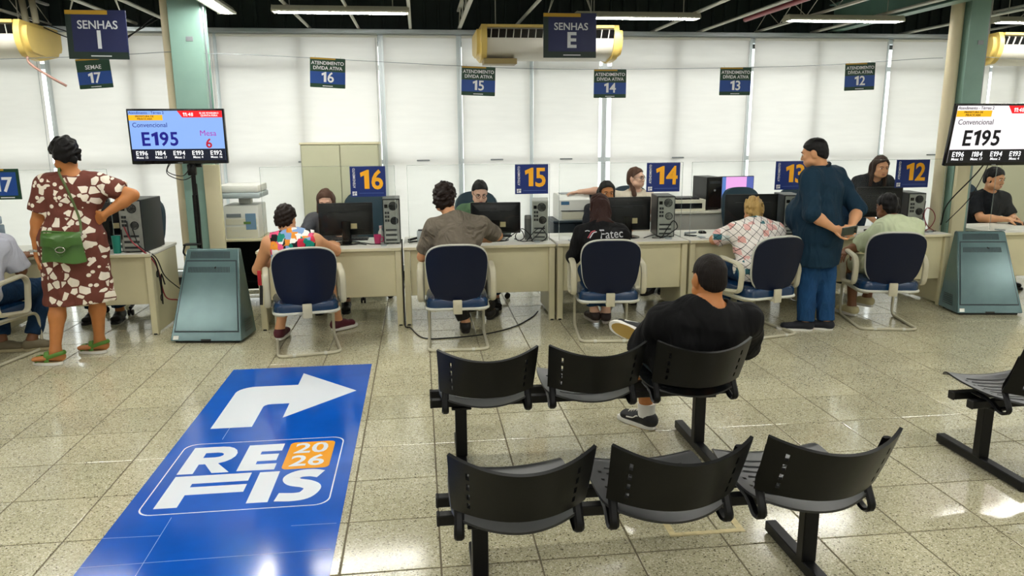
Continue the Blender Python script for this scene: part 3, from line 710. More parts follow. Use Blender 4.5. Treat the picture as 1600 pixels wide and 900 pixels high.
tower(2.345, 7.06, -8, .17, .395, 'black computer tower on the desk of the long-haired girl in black', case_b); tower(3.62, 7.05, -10, .17, .385, 'black computer tower behind the standing man', case_b); tower(4.935, 7.08, -10, .17, .38, 'black computer tower with red cables on the desk of the customer in pale green', case_b)
tower(-2.455, 6.95, -4, .195, .455, 'large black computer tower on the corner of the left desk', case_b, d=.42)
tw = tower(3.30, 8.36, 5, .19, .37, 'black computer tower beside the lit pink screen', blackp, z=.835, front=True)
monitor(3.66, 8.4, 4, .45, .26, 1.07, 'lit monitor with a pink window on the back counter', lit=.835)
# back counters
def side_cabinet(x0, x1, y0, y1, h, m, lab, legs=False):
    t = thing('side_table' if legs else 'side_cabinet', lab, 'table' if legs else 'cabinet', ((x0+x1)/2, (y0+y1)/2, 0)); w, d = (x1-x0)/2, (y1-y0)/2
    MB().bx(-w-.01, w+.01, -d-.01, d, h-.025, h, .004).build('table_top', m[0], t)
    if legs:
        for s in (-1,1): MB().bx(s*w-s*.03, s*w, -d, d, 0, h-.026, .003).build('side_panel', m[1], t)
        MB().bx(-w+.03, w-.03, d-.02, d, .1, h-.026).build('back_panel', m[1], t); MB().bx(-w+.031, w-.031, -d+.02, d-.021, .25, .27).build('shelf', m[1], t)
    else:
        MB().bx(-w, w, -d+.02, d, .04, h-.026, .003).build('carcass', m[1], t)
        for s in (-1,1):
            dd = MB().bx(s*.004, s*(w-.006), -d, -d+.019, .06, h-.035, .002).build('cabinet_door', m[1], t); MB().bx(s*.03,s*.045,-d-.012,-d,h*.6,h*.72,.003).build('door_handle', alu, dd)
        MB().bx(-w+.02,w-.02,-d+.04,d-.02,0,.04).build('plinth', rubber, t)
    return t
gry = mat('counter_grey', '#a4a39a', .5, noise=.06, nscale=5)
side_cabinet(2.80, 4.02, 8.05, 8.6, .835, (mat('counter_top_pale','#cfccbc',.4), gry), 'grey back counter carrying the scanner and lit screen')
side_cabinet(1.44, 1.90, 8.0, 8.45, .77, (mat('stand_dark','#27343c',.45), mat('stand_dark2','#1d2830',.5)), 'dark stand under the white laser printer')
side_cabinet(-2.02, -1.50, 7.62, 8.12, .70, (beige, blackp), 'black table under the tall white copier', legs=True)
def printer(x, y, z, lab):
    t = thing('laser_printer', lab, 'printer', (x, y, z))
    MB().prism([(-.19,0),(-.19,.22),(-.15,.27),(.15,.275),(.2,.25),(.2,0)], -.17, .17, 'x').build('body', white_plastic, t)
    MB().bx(-.14,.14,-.195,-.189,.01,.09,.002).build('paper_tray', cream_plastic, t); MB().bx(-.15,.15,-.2,-.19,.1,.107).build('tray_gap', darkgrey, t)
    MB().bx(-.13,.13,-.05,.15,.273,.279,.002).build('output_slot', grey_metal, t); MB().bx(-.15,-.06,-.193,-.189,.17,.205).build('control_panel', mat('panel_blue','#3e6d93',.4), t)
    return t
printer(1.67, 8.21, .77, 'white laser printer on the dark stand between counters 15 and 14')
def scanner(x, y, z, lab):
    t = thing('scanner', lab, 'scanner', (x, y, z))
    m = MB(); m.bx(-.2,.2,-.17,-.15,0,.13,.004); m.bx(-.2,.2,.15,.17,0,.13,.004); m.bx(-.2,-.18,-.15,.15,0,.13,.004); m.bx(.18,.2,-.15,.15,0,.13,.004); m.bx(-.19,.19,-.16,.16,0,.02); m.build('tray_frame', cream_plastic, t)
    MB().bx(-.17,.17,-.14,.14,.02,.10,.01).build('document_bed', darkgrey, t); MB().bx(-.13,.13,-.16,.1,.128,.15,.006).build('feeder_lid', blackp, t)
    MB().bx(-.16,.16,-.172,-.17,.03,.09).build('front_window', black_gloss, t); return t
scanner(2.98, 8.25, .835, 'cream and black scanner on the grey back counter')
def copier(x, y, z, lab):
    t = thing('copier', lab, 'copier', (x, y, z))
    MB().bx(-.165,.165,-.2,.2,0,.33,.012).build('body', white_plastic, t); MB().bx(-.15,.15,-.204,-.2,.02,.12,.003).build('paper_drawer', cream_plastic, t); MB().bx(-.15,.15,-.204,-.2,.14,.2,.003).build('paper_drawer', cream_plastic, t)
    MB().bx(-.14,.0,-.206,-.2,.215,.25,.002).build('output_slot', grey_metal, t); MB().bx(.04,.14,-.207,-.2,.09,.25,.002).build('control_strip', mat('panel_bluegrey','#6f8fa8',.4), t); MB().bx(.02,.09,-.208,-.2045,.145,.17).build('indicator', mat('panel_green','#5a7a3a',.4), t)
    MB().box((.0,.05,.375), (.12,.1,.09), .01).build('hinge_neck', white_plastic, t)
    MB().bx(-.2,.2,-.24,.2,.40,.455,.012).build('scanner_unit', mat('scan_grey','#a9b3b5',.4), t); MB().bx(-.2,.19,-.23,.2,.457,.53,.015).build('document_lid', white_plastic, t)
    return t
copier(-1.76, 7.84, .70, 'tall white copier beside the left green column')
# ------------------------------------------------------------------ acrylic screens on the desks
def acrylic(x0, x1, who):
    w = (x1-x0)/2; t = thing('acrylic_screen', 'clear acrylic sneeze screen on the desk '+who, 'screen', ((x0+x1)/2, 6.80, DZ), group='clear acrylic screens on the desks')
    MB().bx(-w, w, -.002, .002, .012, .715).build('sheet', acryl, t)
    for s in (-1, 1):
        MB().box((s*(w-.12),0,.006), (.05,.09,.012), .003).build('foot_clip', alu, t)
        MB().bx(s*w-.002, s*w+.002, -.003, .003, .012, .715).build('sheet_edge', mat('acrylic_edge','#b7c6c2',.15,alpha=.35), t)
    MB().bx(-w, w, -.003, .003, .713, .716).build('sheet_edge', MATS['acrylic_edge'], t)
acrylic(-3.66,-2.64,'in front of the woman in the brown dress'); acrylic(-1.38,-.22,'of the customer in the colourful top'); acrylic(-.11,1.18,'of the man in the grey T-shirt'); acrylic(1.27,2.44,'of the long-haired girl in black')
acrylic(2.53,3.76,'of the blonde woman in the patterned blouse'); acrylic(3.85,5.1,'of the customer in the pale green T-shirt'); acrylic(5.64,6.9,'at the right edge')
# ------------------------------------------------------------------ counter signs on the screens
navy_sign = mat('sign_navy', '#0b2a74', .4); yel = mat('sign_yellow', '#ffb71b', .5); wht = mat('sign_white', '#eceef0', .5)
NUMW = {'12':'twelve','13':'thirteen','14':'fourteen','15':'fifteen','16':'sixteen'}
def counter_sign(x0, x1, num, z0=1.165, z1=1.432, rz=0):
    w, h = x1-x0, z1-z0
    t = thing('counter_sign', 'navy counter sign with yellow number %s on the acrylic screen' % NUMW[num], 'sign', ((x0+x1)/2, 6.79, (z0+z1)/2), rz, group='navy counter number signs')
    MB().bx(-w/2, w/2, -.003, .003, -h/2, h/2, .001).build('plate', navy_sign, t)
    lettering(num, .235, yel, t, .033, .02, -.0045, bold=.022, name='number', sx=.93)
    lettering('ATENDIMENTO', .030, wht, t, -w/2+.036, .032, -.0045, bold=.012, rz=90, name='lettering', sx=.82)
    e = MB(); 
    for a, b, c, d in ((0,.016,0,.012),(.02,.038,0,.018),(0,.012,.016,.036),(.016,.024,.022,.036),(.028,.038,.022,.036)): e.bx(-w/2+.016+a, -w/2+.016+b, -.005, -.0032, -h/2+.012+c, -h/2+.012+d)
    e.build('emblem', wht, t)
    MB().bx(-w/2+.075, w/2-.02, -.0045, -.0032, -h/2+.03, -h/2+.0325).build('rule_line', mat('sign_rule','#5f78b8',.5), t)
for a, b, n in ((-.61,-.30,'16'),(.86,1.165,'15'),(2.09,2.41,'14'),(3.345,3.67,'13'),(4.57,4.915,'12')): counter_sign(a, b, n)
# ------------------------------------------------------------------ hanging signs
sgreen = mat('sign_green', '#0a3a24', .45); sblue = mat('sign_blue', '#0d4390', .45); snavy = mat('sign_deep_navy', '#07154a', .4); sdark = mat('sign_dark_green', '#08231a', .45); sgold = mat('sign_gold', '#b48d1e', .5); sgrey = mat('sign_letter_grey', '#cfd3d8', .5)
def hang_sign(x, z, w, h, lines, num, lab, roll=0, y=7.22, rz=0, wire_z=None):
    t = thing('hanging_sign', lab, 'sign', (x, y, z), rot=(0, math.radians(roll), math.radians(rz)), group='small green and blue signs on the wire')
    r = rrect(w, h, .006, 3); MB().prism([(p[0], p[1]) for p in r], -.003, .003, 'y').build('plate', sgreen, t)
    k = .12 if len(lines) == 2 else .05
    MB().bx(-w/2, w/2, -.0042, -.003, -h/2+.035, h*.04 if len(lines) == 2 else h*.06).build('blue_field', sblue, t)
    MB().bx(-w/2+.003, w*.22, -.0042, -.003, h/2-.014, h/2-.001).build('gold_strip', sgold, t)
    if len(lines) == 2:
        lettering(lines[0], .042, wht, t, 0, h*.32, -.0055, bold=.012, sx=.98); lettering(lines[1], .042, wht, t, 0, h*.155, -.0055, bold=.012, sx=.98)
    else: lettering(lines[0], .05, wht, t, 0, h*.2, -.0055, bold=.004)
    lettering(num, .125, wht, t, .0, -h*.14, -.005, bold=.015, name='number')
    MB().bx(-.045, .045, -.0045, -.003, -h/2+.012, -h/2+.018).build('footer_strip', wht, t)
    for s in (-1, 1): MB().tube([(s*w*.36,0,h/2-.004),(s*w*.36,.012,h/2+.014),(s*w*.36,.028,h/2+.018)], .0015, 5).build('hook', galv, t)
    return t
hang_sign(-2.81, 2.25, .30, .255, ['SEMAE'], '17', 'small hanging sign reading SEMAE 17', roll=-3, rz=-8)
for x, z, n, r in ((-.80,2.258,'16',3),(.575,2.187,'15',2),(1.835,2.165,'14',0),(3.085,2.188,'13',0),(4.375,2.235,'12',-2)):
    hang_sign(x, z, .315, .262, ['ATENDIMENTO','DÍVIDA ATIVA'], n, 'small hanging green and blue sign reading ATENDIMENTO DÍVIDA ATIVA '+NUMW[n], roll=r)
wp = smooth_path([(-2.12,7.25,2.43),(-1.43,7.25,2.415),(-.3,7.25,2.36),(.45,7.25,2.325),(1.32,7.25,2.30),(2.6,7.25,2.31),(3.95,7.25,2.345),(5.0,7.25,2.41),(5.27,7.25,2.42)], 5)
tag(MB().tube(wp, .003, 5).build('sign_wire', grey_metal), 'thin steel wire from column to column carrying the small signs', 'wire')
tag(MB().tube(smooth_path([(-4.6,7.25,2.33),(-3.6,7.25,2.37),(-2.81,7.26,2.40),(-2.15,7.25,2.44)],5), .003, 5).build('sign_wire', grey_metal), 'thin steel wire left of the left column carrying sign 17', 'wire')
tag(MB().tube(smooth_path([(5.56,7.1,2.42),(6.2,7.1,2.39),(7.2,7.1,2.36)],5), .003, 5).build('sign_wire', grey_metal), 'thin steel wire right of the right column', 'wire')
def big_sign(x, y, z, w, h, letter, lab, rz=0, roll=0):
    t = thing('hanging_sign', lab, 'sign', (x, y, z), rot=(0, math.radians(roll), math.radians(rz)), group='large navy ticket signs')
    MB().bx(-w/2, w/2, -.004, .004, -h/2, h/2, .002).build('plate', snavy, t)
    MB().bx(-w/2, w/2, -.0055, -.004, -h/2, -h/2+.055).build('green_band', sdark, t); MB().bx(-w/2, -w/2+.045, -.0055, -.004, -h/2+.055, h/2).build('side_band', sdark, t)
    MB().bx(-w/2, w*.2, -.0065, -.0056, h/2-.035, h/2-.004).build('gold_strip', sgold, t)
    lettering('SENHAS', .088, sgrey, t, .01, h*.19, -.006, bold=.012)
    lettering(letter, .185, sgrey, t, .015, -h*.12, -.006, bold=.03, name='number')
    MB().bx(-.06, .10, -.0065, -.0056, -h/2+.02, -h/2+.028).build('footer_strip', sgrey, t)
    for s in (-1, 1):
        for e in (-.02, .03):
            MB().tube([(s*w*.42,0,h/2-.02),(s*(w*.42-.16)+e,.01,h/2+.45)], .0035, 5).build('hanging_cord', galv, t)
    return t
big_sign(-2.475, 6.5, 2.49, .47, .37, 'I', 'large navy hanging sign reading SENHAS with letter I', rz=-6, roll=1); big_sign(1.397, 7.0, 2.575, .488, .39, 'E', 'large navy hanging sign reading SENHAS with letter E')
t = thing('hanging_sign', 'blue and green counter sign at the left edge ending in number 7', 'sign', (-3.42, 6.79, 1.32), group='small green and blue signs on the wire')
MB().bx(-.19,.085,-.003,.003,-.128,.128,.002).build('plate', sgreen, t); MB().bx(-.19,.06,-.0045,-.003,-.095,.10).build('blue_field', sblue, t); MB().bx(-.19,-.03,-.0045,-.003,.112,.126).build('gold_strip', sgold, t)
lettering('17', .17, wht, t, -.05, .0, -.0055, bold=.02, name='number'); MB().bx(-.08,.03,-.0045,-.003,-.115,-.108).build('footer_strip', wht, t)
t = thing('hanging_sign', 'small dark blue hanging sign cut by the right edge', 'sign', (6.23, 7.1, 2.27), group='small green and blue signs on the wire')
MB().bx(-.13,.16,-.003,.003,-.13,.13,.002).build('plate', sgreen, t); MB().bx(-.13,.16,-.0045,-.003,-.09,.02).build('blue_field', sblue, t)
# ------------------------------------------------------------------ display screens
def emis(name, col, s): return mat(name, '#050505', .25, emit=col, estr=s)
tv_dark = emis('tv_navy', '#10182c', .8); tv_red = emis('tv_red', '#ee1822', .95); tv_yel = emis('tv_yellow', '#f5b41c', .95); tv_wht = emis('tv_white', '#ffffff', .95); ink = mat('tv_ink', '#0a0a50', .3, emit='#10107a', estr=.7)
def tv(x, y, z, w, h, lab, bgcol, tilt, rz, inkc, mesac, lowc):
    t = thing('wall_screen', lab, 'screen', (x, y, z), rot=(math.radians(tilt), 0, math.radians(rz)), group='ticket call screens')
    sb = MB().box((0,.02,0), (w,.04,h), .006).build('bezel', black_gloss, t)
    MB().box((0,.055,-.02), (w*.7,.04,h*.6), .01).build('back_housing', blackp, t)
    iw, ih = w-.03, h-.045; zc = .006
    s = MB().bx(-iw/2, iw/2, -.0015, 0, zc-ih/2, zc+ih/2).build('screen', bgcol, t)
    W = lambda u: -iw/2+u*iw; Z = lambda v: zc+ih/2-v*ih   # u,v from the top left corner
    MB().bx(W(0), W(1), -.0025, -.0015, Z(1), Z(.765)).build('ticket_strip', lowc, s)
    MB().prism([(W(.52),Z(0)),(W(1),Z(0)),(W(1),Z(.135)),(W(.57),Z(.135))], -.0025, -.0015).build('clock_banner', tv_red, s)
    MB().bx(W(.0), W(.36), -.0025, -.0015, Z(.19), Z(.082)).build('city_banner', tv_yel, s)
    L = lambda txt, u, v, sz, m, bold=.0, al='CENTER', sx=1.: lettering(txt, sz*ih, m, s, W(u), Z(v), -.0035, bold, al, sx=sx)
    L('Atendimento - Térreo 2', .005, .04, .075, inkc, .006, 'LEFT', .92); L('PREFEITURA DE', .17, .112, .052, mat('tv_black','#05050a',.4), .01); L('PIRACICABA', .17, .162, .052, MATS['tv_black'], .01)
    L('11:48', .635, .072, .10, tv_wht, .004); L('12 DE FEVEREIRO', .86, .048, .05, tv_wht, .006); L('QUINTA-FEIRA', .86, .098, .05, tv_wht, .006)
    L('Convencional', .03, .285, .13, inkc, .0, 'LEFT', .95); L('E195', .31, .555, .38, inkc, .022, sx=.95)
    L('Mesa', .83, .455, .16, mesac); L('6', .83, .665, .26, mat('tv_crimson','#8a0a24',.3,emit='#a80c26',estr=.6), .02)
    for k, (a, b) in enumerate((('E196','Mesa: 15'),('I184','Mesa: 17'),('E194','Mesa: 2'),('E193','Mesa: 4'),('E192','Mesa: 16'))):
        L(a, .1+.2*k, .845, .125, tv_wht, .012, sx=.95); L(b, .1+.2*k, .935, .065, tv_wht, .005)
    MB().bx(-.02,.02,-.001,.0,-h/2+.006,-h/2+.011).build('maker_badge', grey_metal, t)
    return t
purple = mat('tv_purple','#7a1f8a',.3,emit='#9a2aa0',estr=.6)
tv(-2.02, 6.75, 1.702, .785, .458, 'blue lit ticket screen showing E195 on the left stand', emis('tv_sky','#8db3f2',.85), 2, 0, ink, purple, tv_dark)
tv(5.045, 6.09, 1.665, .94, .535, 'white lit ticket screen showing E195 at the right edge', emis('tv_pale','#f3ecef',.93), 8, 0, mat('tv_ink_dark','#070716',.3), mat('tv_rose','#b01838',.3,emit='#c01838',estr=.7), emis('tv_charcoal','#15151a',.6))
t = thing('screen_stand', 'black pole stand carrying the left ticket screen', 'stand', (-1.955, 6.86, 0))
MB().tube([(0,0,.02),(0,0,1.75)], .02, 12).build('pole', blackp, t); MB().tube([(0,0,.6),(0,0,1.2)], .025, 12).build('pole_sleeve', black_gloss, t)
MB().box((0,-.02,1.42), (.07,.05,.10), .01).build('tilt_joint', blackp, t); MB().cyl((.02,0,1.46),(.08,0,1.46),.022,n=12).build('clamp_knob', blackp, t); MB().box((0,-.035,1.66), (.2,.012,.2), .003).build('mount_plate', darkgrey, t)
MB().lathe([(.17,0),(.17,.012),(.03,.03)], n=24).build('base_disc', blackp, t); MB().box((-.05,-.03,.77), (.14,.10,.012), .003).build('shelf', blackp, t); MB().tube(smooth_path([(-.11,-.05,.765),(-.125,-.06,.7),(-.09,-.06,.665),(-.06,-.05,.7)],4), .008, 6).build('cable_hook', blackp, t)
def cable(name, pts, r, m, lab, grp='loose cables'): return tag(MB().tube(smooth_path(pts, 6), r, 6).build(name, m), lab, 'cable', grp)
cable('screen_cable', [(-2.1,6.80,1.5),(-2.14,6.78,1.41),(-2.02,6.77,1.37),(-1.96,6.79,1.44),(-1.965,6.815,1.5)], .004, rubber, 'black cable looping below the left screen, inner loop'); cable('screen_cable', [(-2.12,6.80,1.5),(-2.15,6.80,1.39),(-2.02,6.80,1.335),(-1.92,6.80,1.40),(-1.94,6.81,1.5)], .004, rubber, 'black cable looping below the left screen, outer loop')
cable('screen_cable', [(-1.925,6.83,1.3),(-1.92,6.82,1.0),(-1.93,6.83,.6),(-1.91,6.85,.25),(-1.86,6.86,.05)], .004, rubber, 'black cable hanging down the pole of the left screen')
t = thing('screen_bracket', 'black arm fixing the right screen to the column', 'bracket', (5.42, 6.93, 1.68))
MB().box((0,.026,0), (.14,.02,.24), .003).build('wall_plate', blackp, t); MB().tube([(0,.01,0),(-.1,-.3,.0),(-.3,-.66,-.02)], .02, 8).build('arm', blackp, t); MB().box((-.32,-.70,-.02), (.22,.02,.22), .003, rotm(8)).build('mount_plate', blackp, t)
cable('screen_cable', [(5.2,6.3,1.55),(5.18,6.5,1.3),(5.16,6.8,1.0),(5.17,6.88,.78)], .006, rubber, 'black cable slanting down from the right screen'); cable('screen_cable', [(5.26,6.4,1.5),(5.25,6.6,1.1),(5.24,6.9,.8)], .004, rubber, 'thin black cable hanging beside the right column')
# ------------------------------------------------------------------ air conditioners
ac_y = mat('ac_cream', '#d9bd6a', .4, noise=.05, nscale=4); ac_w = mat('ac_white', '#dcd9cd', .45)
def aircon(x0, x1, y, z, lab):
    w = (x1-x0)/2; t = thing('air_conditioner', lab, 'air conditioner', ((x0+x1)/2, y, z), group='ceiling air conditioners')
    prof = [(-.02,.30)]+arc((.02,.20),.20,150,235,8)+[(.15,-.01),(.52,.05),(.56,.12),(.56,.30)]
    MB().prism(prof, -w+.10, w-.10, 'x').build('body', ac_w, t)
    for s in (-1, 1):
        e = [(-.05,.315)]+arc((.02,.19),.225,145,240,8)+[(.16,-.03),(.54,.04),(.585,.11),(.585,.315)]
        a, b = sorted((s*(w-.10), s*w)); m = MB().prism(e, a, b, 'x'); me_ = m.mesh('end_cap', ac_y, 50); bm = bmesh.new(); bm.from_mesh(me_); bmesh.ops.recalc_face_normals(bm, faces=bm.faces)
        bmesh.ops.bevel(bm, geom=[ed for ed in bm.edges if all(abs(v.co.x-s*w) < 1e-4 for v in ed.verts)], offset=.045, segments=4, affect='EDGES'); bm.to_mesh(me_); bm.free(); link('end_cap', me_, t)
    MB().bx(-w+.1, w-.1, -.20, .0, .285, .315, .004).build('top_trim', ac_y, t)
    R = rotm(18)
    for s in (-1, 1): MB().cyl((s*w*.7,.2,.30),(s*w*.7,.2,CEIL-.06-z),.006,n=6).build('hanging_rod', galv, t)
    MB().box((0,-.165,.225), (2*w-.2,.05,.10), 0, R).build('outlet', black_gloss, t)
    for k in range(int((2*w-.2)/.075)): MB().box((-w+.14+k*.075,-.195,.225), (.004,.02,.09), 0, rotm(18,0,12)).build('louvre_fin', ac_w, t)
    MB().bx(-w+.06, w-.06, -.03, .36, -.05, -.012, .004).build('drip_tray', mat('ac_tray','#8b7a4e',.5), t) if False else None
    MB().bx(-.06,.06,-.186,-.17,.11,.125).build('maker_badge', darkgrey, t)
    return t
ac0 = aircon(.615, 2.115, 7.98, 2.46, 'cream ceiling air conditioner behind the sign with letter E'); MB().bx(-.68,-.34,-.12,.1,-.06,-.005,.004).build('drain_tray', mat('ac_tray','#8b7a4e',.5), ac0); aircon(-5.1, -3.60, 7.98, 2.46, 'cream ceiling air conditioner cut by the left edge'); aircon(6.26, 7.76, 7.98, 2.43, 'cream ceiling air conditioner cut by the right edge')
tag(MB().tube(smooth_path([(0,0,0),(.03,-.02,-.08),(.2,-.03,-.2),(.32,0,-.28)],5), .012, 8).build('drain_hose', mat('hose_pink','#a98276',.5), loc=(-3.66,7.9,2.462)), 'pinkish drain hose hanging from the left air conditioner', 'hose')
t = thing('refrigerant_pipe', 'pair of insulated pipes rising above the left air conditioner', 'pipe', (-3.72, 8.1, 2.78)); 
for s, k in ((0,'pipe'),(.09,'pipe')): MB().tube([(s,0,0),(s-.02,0,.3),(s-.04,0,.8)], .03, 10).build('insulated_pipe', mat('pipe_insul','#8f8a74',.7), t)
# ------------------------------------------------------------------ floor sticker
st_blue = mat('sticker_blue', '#0a55bb', .12, spec=.55, noise=.12, nscale=3.5, bump=.015, bscale=5)
st_white = mat('sticker_white', '#e6ecf2', .2, spec=.5); st_or = mat('sticker_orange', '#f2a324', .2)
t = thing('floor_sticker', 'blue floor sticker with white arrow and REFIS 2026 lettering', 'sticker', (-.91, 3.9, 0)); ox, oy = -.91, 3.9
def flat(name, pts, z0, z1, m, sub=None):
    return MB().prism([(p[0]-ox, p[1]-oy) for p in pts], z0, z1, 'z').build(name, m, sub or t)
flat('base_sheet', [(-1.419,2.3),(-.404,2.3),(-.404,5.537),(-1.419,5.537)], .0004, .0016, st_blue)
ar = [(-1.283,4.374)]+[(-1.283,4.80)]+[(-1.163+.12*math.cos(a)*1.0, 5.0+.117*math.sin(a)) for a in np.linspace(PI, PI/2, 7)]+[(-.886,5.117),(-.886,5.373),(-.473,4.94),(-.886,4.5),(-.886,4.752),(-1.0,4.752)]+[(-1.0+.044*math.cos(a), 4.708+.044*math.sin(a)) for a in np.linspace(PI/2, PI, 4)]+[(-1.044,4.374)]
flat('arrow', ar, .0017, .0024, st_white)
fx0, fx1, fy0, fy1 = -1.352, -.475, 3.335, 4.15
o = rrect(fx1-fx0, fy1-fy0, .07, 6); 
fm = MB(); n = len(o); cx, cy = (fx0+fx1)/2-ox, (fy0+fy1)/2-oy; k1, k2 = 1.0, .985
vs = [(p[0]*k1+cx, p[1]*k1+cy, .0022) for p in o]+[(p[0]*k2+cx, p[1]*k2+cy, .0022) for p in o]+[(p[0]*k1+cx, p[1]*k1+cy, .0017) for p in o]+[(p[0]*k2+cx, p[1]*k2+cy, .0017) for p in o]
fm.add(vs, [(i,(i+1)%n,n+(i+1)%n,n+i) for i in range(n)]+[(2*n+i,i,(i+1)%n,2*n+(i+1)%n) if False else (i,2*n+i,2*n+(i+1)%n,(i+1)%n) for i in range(n)]); fm.build('frame_line', st_white, t)
zt0, zt1 = .0017, .0024
Rp = [(-1.292,3.76),(-1.292,4.095),(-1.14,4.095)]+[(-1.14+.1*math.cos(a),3.983+.112*math.sin(a)) for a in np.linspace(PI/2,-PI*.42,9)]+[(-1.032,3.757),(-1.118,3.757),(-1.185,3.868),(-1.212,3.868),(-1.212,3.76)]
Rp = [(-1.292,3.76),(-1.292,4.095),(-1.14,4.095)]+[(-1.14+.1*math.cos(a),3.983+.112*math.sin(a)) for a in np.linspace(PI/2,-PI*.42,9)]+[(-1.032,3.757),(-1.118,3.757),(-1.18,3.872)]+[(-1.15+.04*math.cos(a),3.985+.032*math.sin(a)) for a in np.linspace(-PI/2,PI/2,6)]+[(-1.212,4.017),(-1.212,3.76)]
flat('letter', Rp, zt0, zt1, st_white)
MB().prism([(p[0]-ox,p[1]-oy) for p in [(-1.212,3.872),(-1.18,3.872),(-1.15,3.953),(-1.212,3.953)]], zt0, zt1, 'z').build('letter', st_white, t)
flat('letter', [(-.995,3.762),(-.995,4.09),(-.803,4.09),(-.803,3.997),(-.912,3.997),(-.912,3.957),(-.812,3.957),(-.812,3.872),(-.912,3.872),(-.912,3.832),(-.803,3.832),(-.803,3.757)], zt0, zt1, st_white)
flat('letter', [(-1.288,3.398),(-1.288,3.733),(-.91,3.733),(-.91,3.643),(-1.182,3.643),(-1.182,3.604),(-.907,3.604),(-.907,3.522),(-1.182,3.522),(-1.182,3.398)], zt0, zt1, st_white)
flat('letter', [(-.868,3.397),(-.868,3.73),(-.768,3.73),(-.768,3.397)], zt0, zt1, st_white)
sp = smooth_path([(-.552,3.672,0),(-.60,3.69,0),(-.66,3.685,0),(-.695,3.645,0),(-.675,3.595,0),(-.61,3.565,0),(-.575,3.52,0),(-.60,3.45,0),(-.655,3.432,0),(-.735,3.44,0)], 6)
S = []; Sb = []
for i, p in enumerate(sp):
    d = nrm(sp[min(i+1,len(sp)-1)]-sp[max(i-1,0)]); q = V(-d[1], d[0], 0); wd = .042; S.append((p+q*wd)[:2]); Sb.append((p-q*wd)[:2])
sm = MB(); n = len(S); sm.add([(a[0]-ox,a[1]-oy,zz) for zz in (zt0,zt1) for a in S+Sb], [(2*n+i,2*n+i+1,2*n+n+i+1,2*n+n+i) for i in range(n-1)]); sm.build('letter', st_white, t)
bx_ = [(p[0]-.645, p[1]+3.922) for p in rrect(.245, .35, .03, 4)]
flat('year_box', bx_, zt0, zt1, st_or)
for txt, yy in (('20', 4.005), ('26', 3.84)):
    me = text_mesh(txt, .185, .018, .0003, sx=1.0); me.materials.clear(); me.materials.append(st_white); link('year_digits', me, t, (-.645-ox, yy-oy, .0028))
jm = mat('sticker_cut', '#9db7df', .4)
for a, b in (((-1.418,2.93),(-.42,2.936)),((-.62,3.156),(-.42,3.152)),((-1.417,3.155),(-1.174,3.146)),((-1.177,3.305),(-1.169,2.6)),((-1.172,4.369),(-1.172,4.2))):
    d = nrm(V(b[0]-a[0],b[1]-a[1],0)); q = V(-d[1],d[0],0)*.0012; A = V(*a,0); B = V(*b,0)
    flat('sheet_joint', [(A+q)[:2],(B+q)[:2],(B-q)[:2],(A-q)[:2]], .0017, .0019, jm)
# masking tape square on the floor
t = thing('floor_tape', 'worn beige masking tape square on the floor near the empty bench', 'tape', (1.25, 2.95, 0)); tp = mat('tape_tan','#c8ba8c',.6,noise=.15,nscale=30)
MB().bx(-.22,-.19,-.11,.20,.0004,.0015).build('tape_strip', tp, t); MB().bx(-.19,.12,-.11,-.08,.0004,.0015).build('tape_strip', tp, t); MB().bx(.09,.12,-.08,.2,.0004,.0015).build('tape_strip', tp, t)
# ------------------------------------------------------------------ people: smooth blended bodies
class Prim: pass
def seg(a, b, ra, rb=None, X=None, k=.03, clip=None, cap=1.0):
    p = Prim(); p.kind = 's'; p.a = np.asarray(a, float); p.b = np.asarray(b, float); rb = ra if rb is None else rb
    p.ra = np.array(ra if hasattr(ra,'__len__') else (ra,ra), float); p.rb = np.array(rb if hasattr(rb,'__len__') else (rb,rb), float)
    d = p.b-p.a; p.L = max(np.linalg.norm(d), 1e-6); p.d = d/p.L
    if X is None: p.X, p.Y, _ = frame_of(p.d)
    else:
        x = np.asarray(X, float); p.X = nrm(x-np.dot(x,p.d)*p.d); p.Y = np.cross(p.d, p.X)
    p.k = k; p.clip = clip or []; p.cap = cap; p.grow = 0.; return p
def ell(c, r, R=None, k=.03, clip=None):
    p = Prim(); p.kind = 'e'; p.c = np.asarray(c, float); p.r = np.asarray(r if hasattr(r,'__len__') else (r,r,r), float); p.R = np.eye(3) if R is None else np.asarray(R); p.k = k; p.clip = clip or []; p.grow = 0.; return p
def grown(ps, g, k=None):
    out = []
    for p in ps:
        q = Prim(); q.__dict__.update(p.__dict__); q.grow = p.grow+g
        if k: q.k = k
        q.clip = list(p.clip); out.append(q)
    return out
def pbox(p):
    if p.kind == 's':
        r = max(p.ra.max(), p.rb.max())+p.grow; return np.minimum(p.a,p.b)-r, np.maximum(p.a,p.b)+r
    r = p.r.max()+p.grow; return p.c-r, p.c+r
def pdist(p, P):
    if p.kind == 's':
        q = P-p.a; t = np.clip((q@p.d)/p.L, 0, 1); r = p.ra+p.grow+t[...,None]*(p.rb-p.ra); q = q-t[...,None]*p.L*p.d
        m = np.minimum(r[...,0], r[...,1]); u = (q@p.X)/r[...,0]; v = (q@p.Y)/r[...,1]; w = (q@p.d)/(m*p.cap)
        d = (np.sqrt(u*u+v*v+w*w)-1)*m
    else:
        r = p.r+p.grow; q = ((P-p.c)@p.R)/r; d = (np.sqrt((q*q).sum(-1))-1)*r.min()
    for c, n in p.clip: d = np.maximum(d, (P-np.asarray(c))@np.asarray(n))
    return d
def smin(a, b, k):
    h = np.clip(.5+.5*(b-a)/k, 0, 1); return b*(1-h)+a*h-k*h*(1-h)
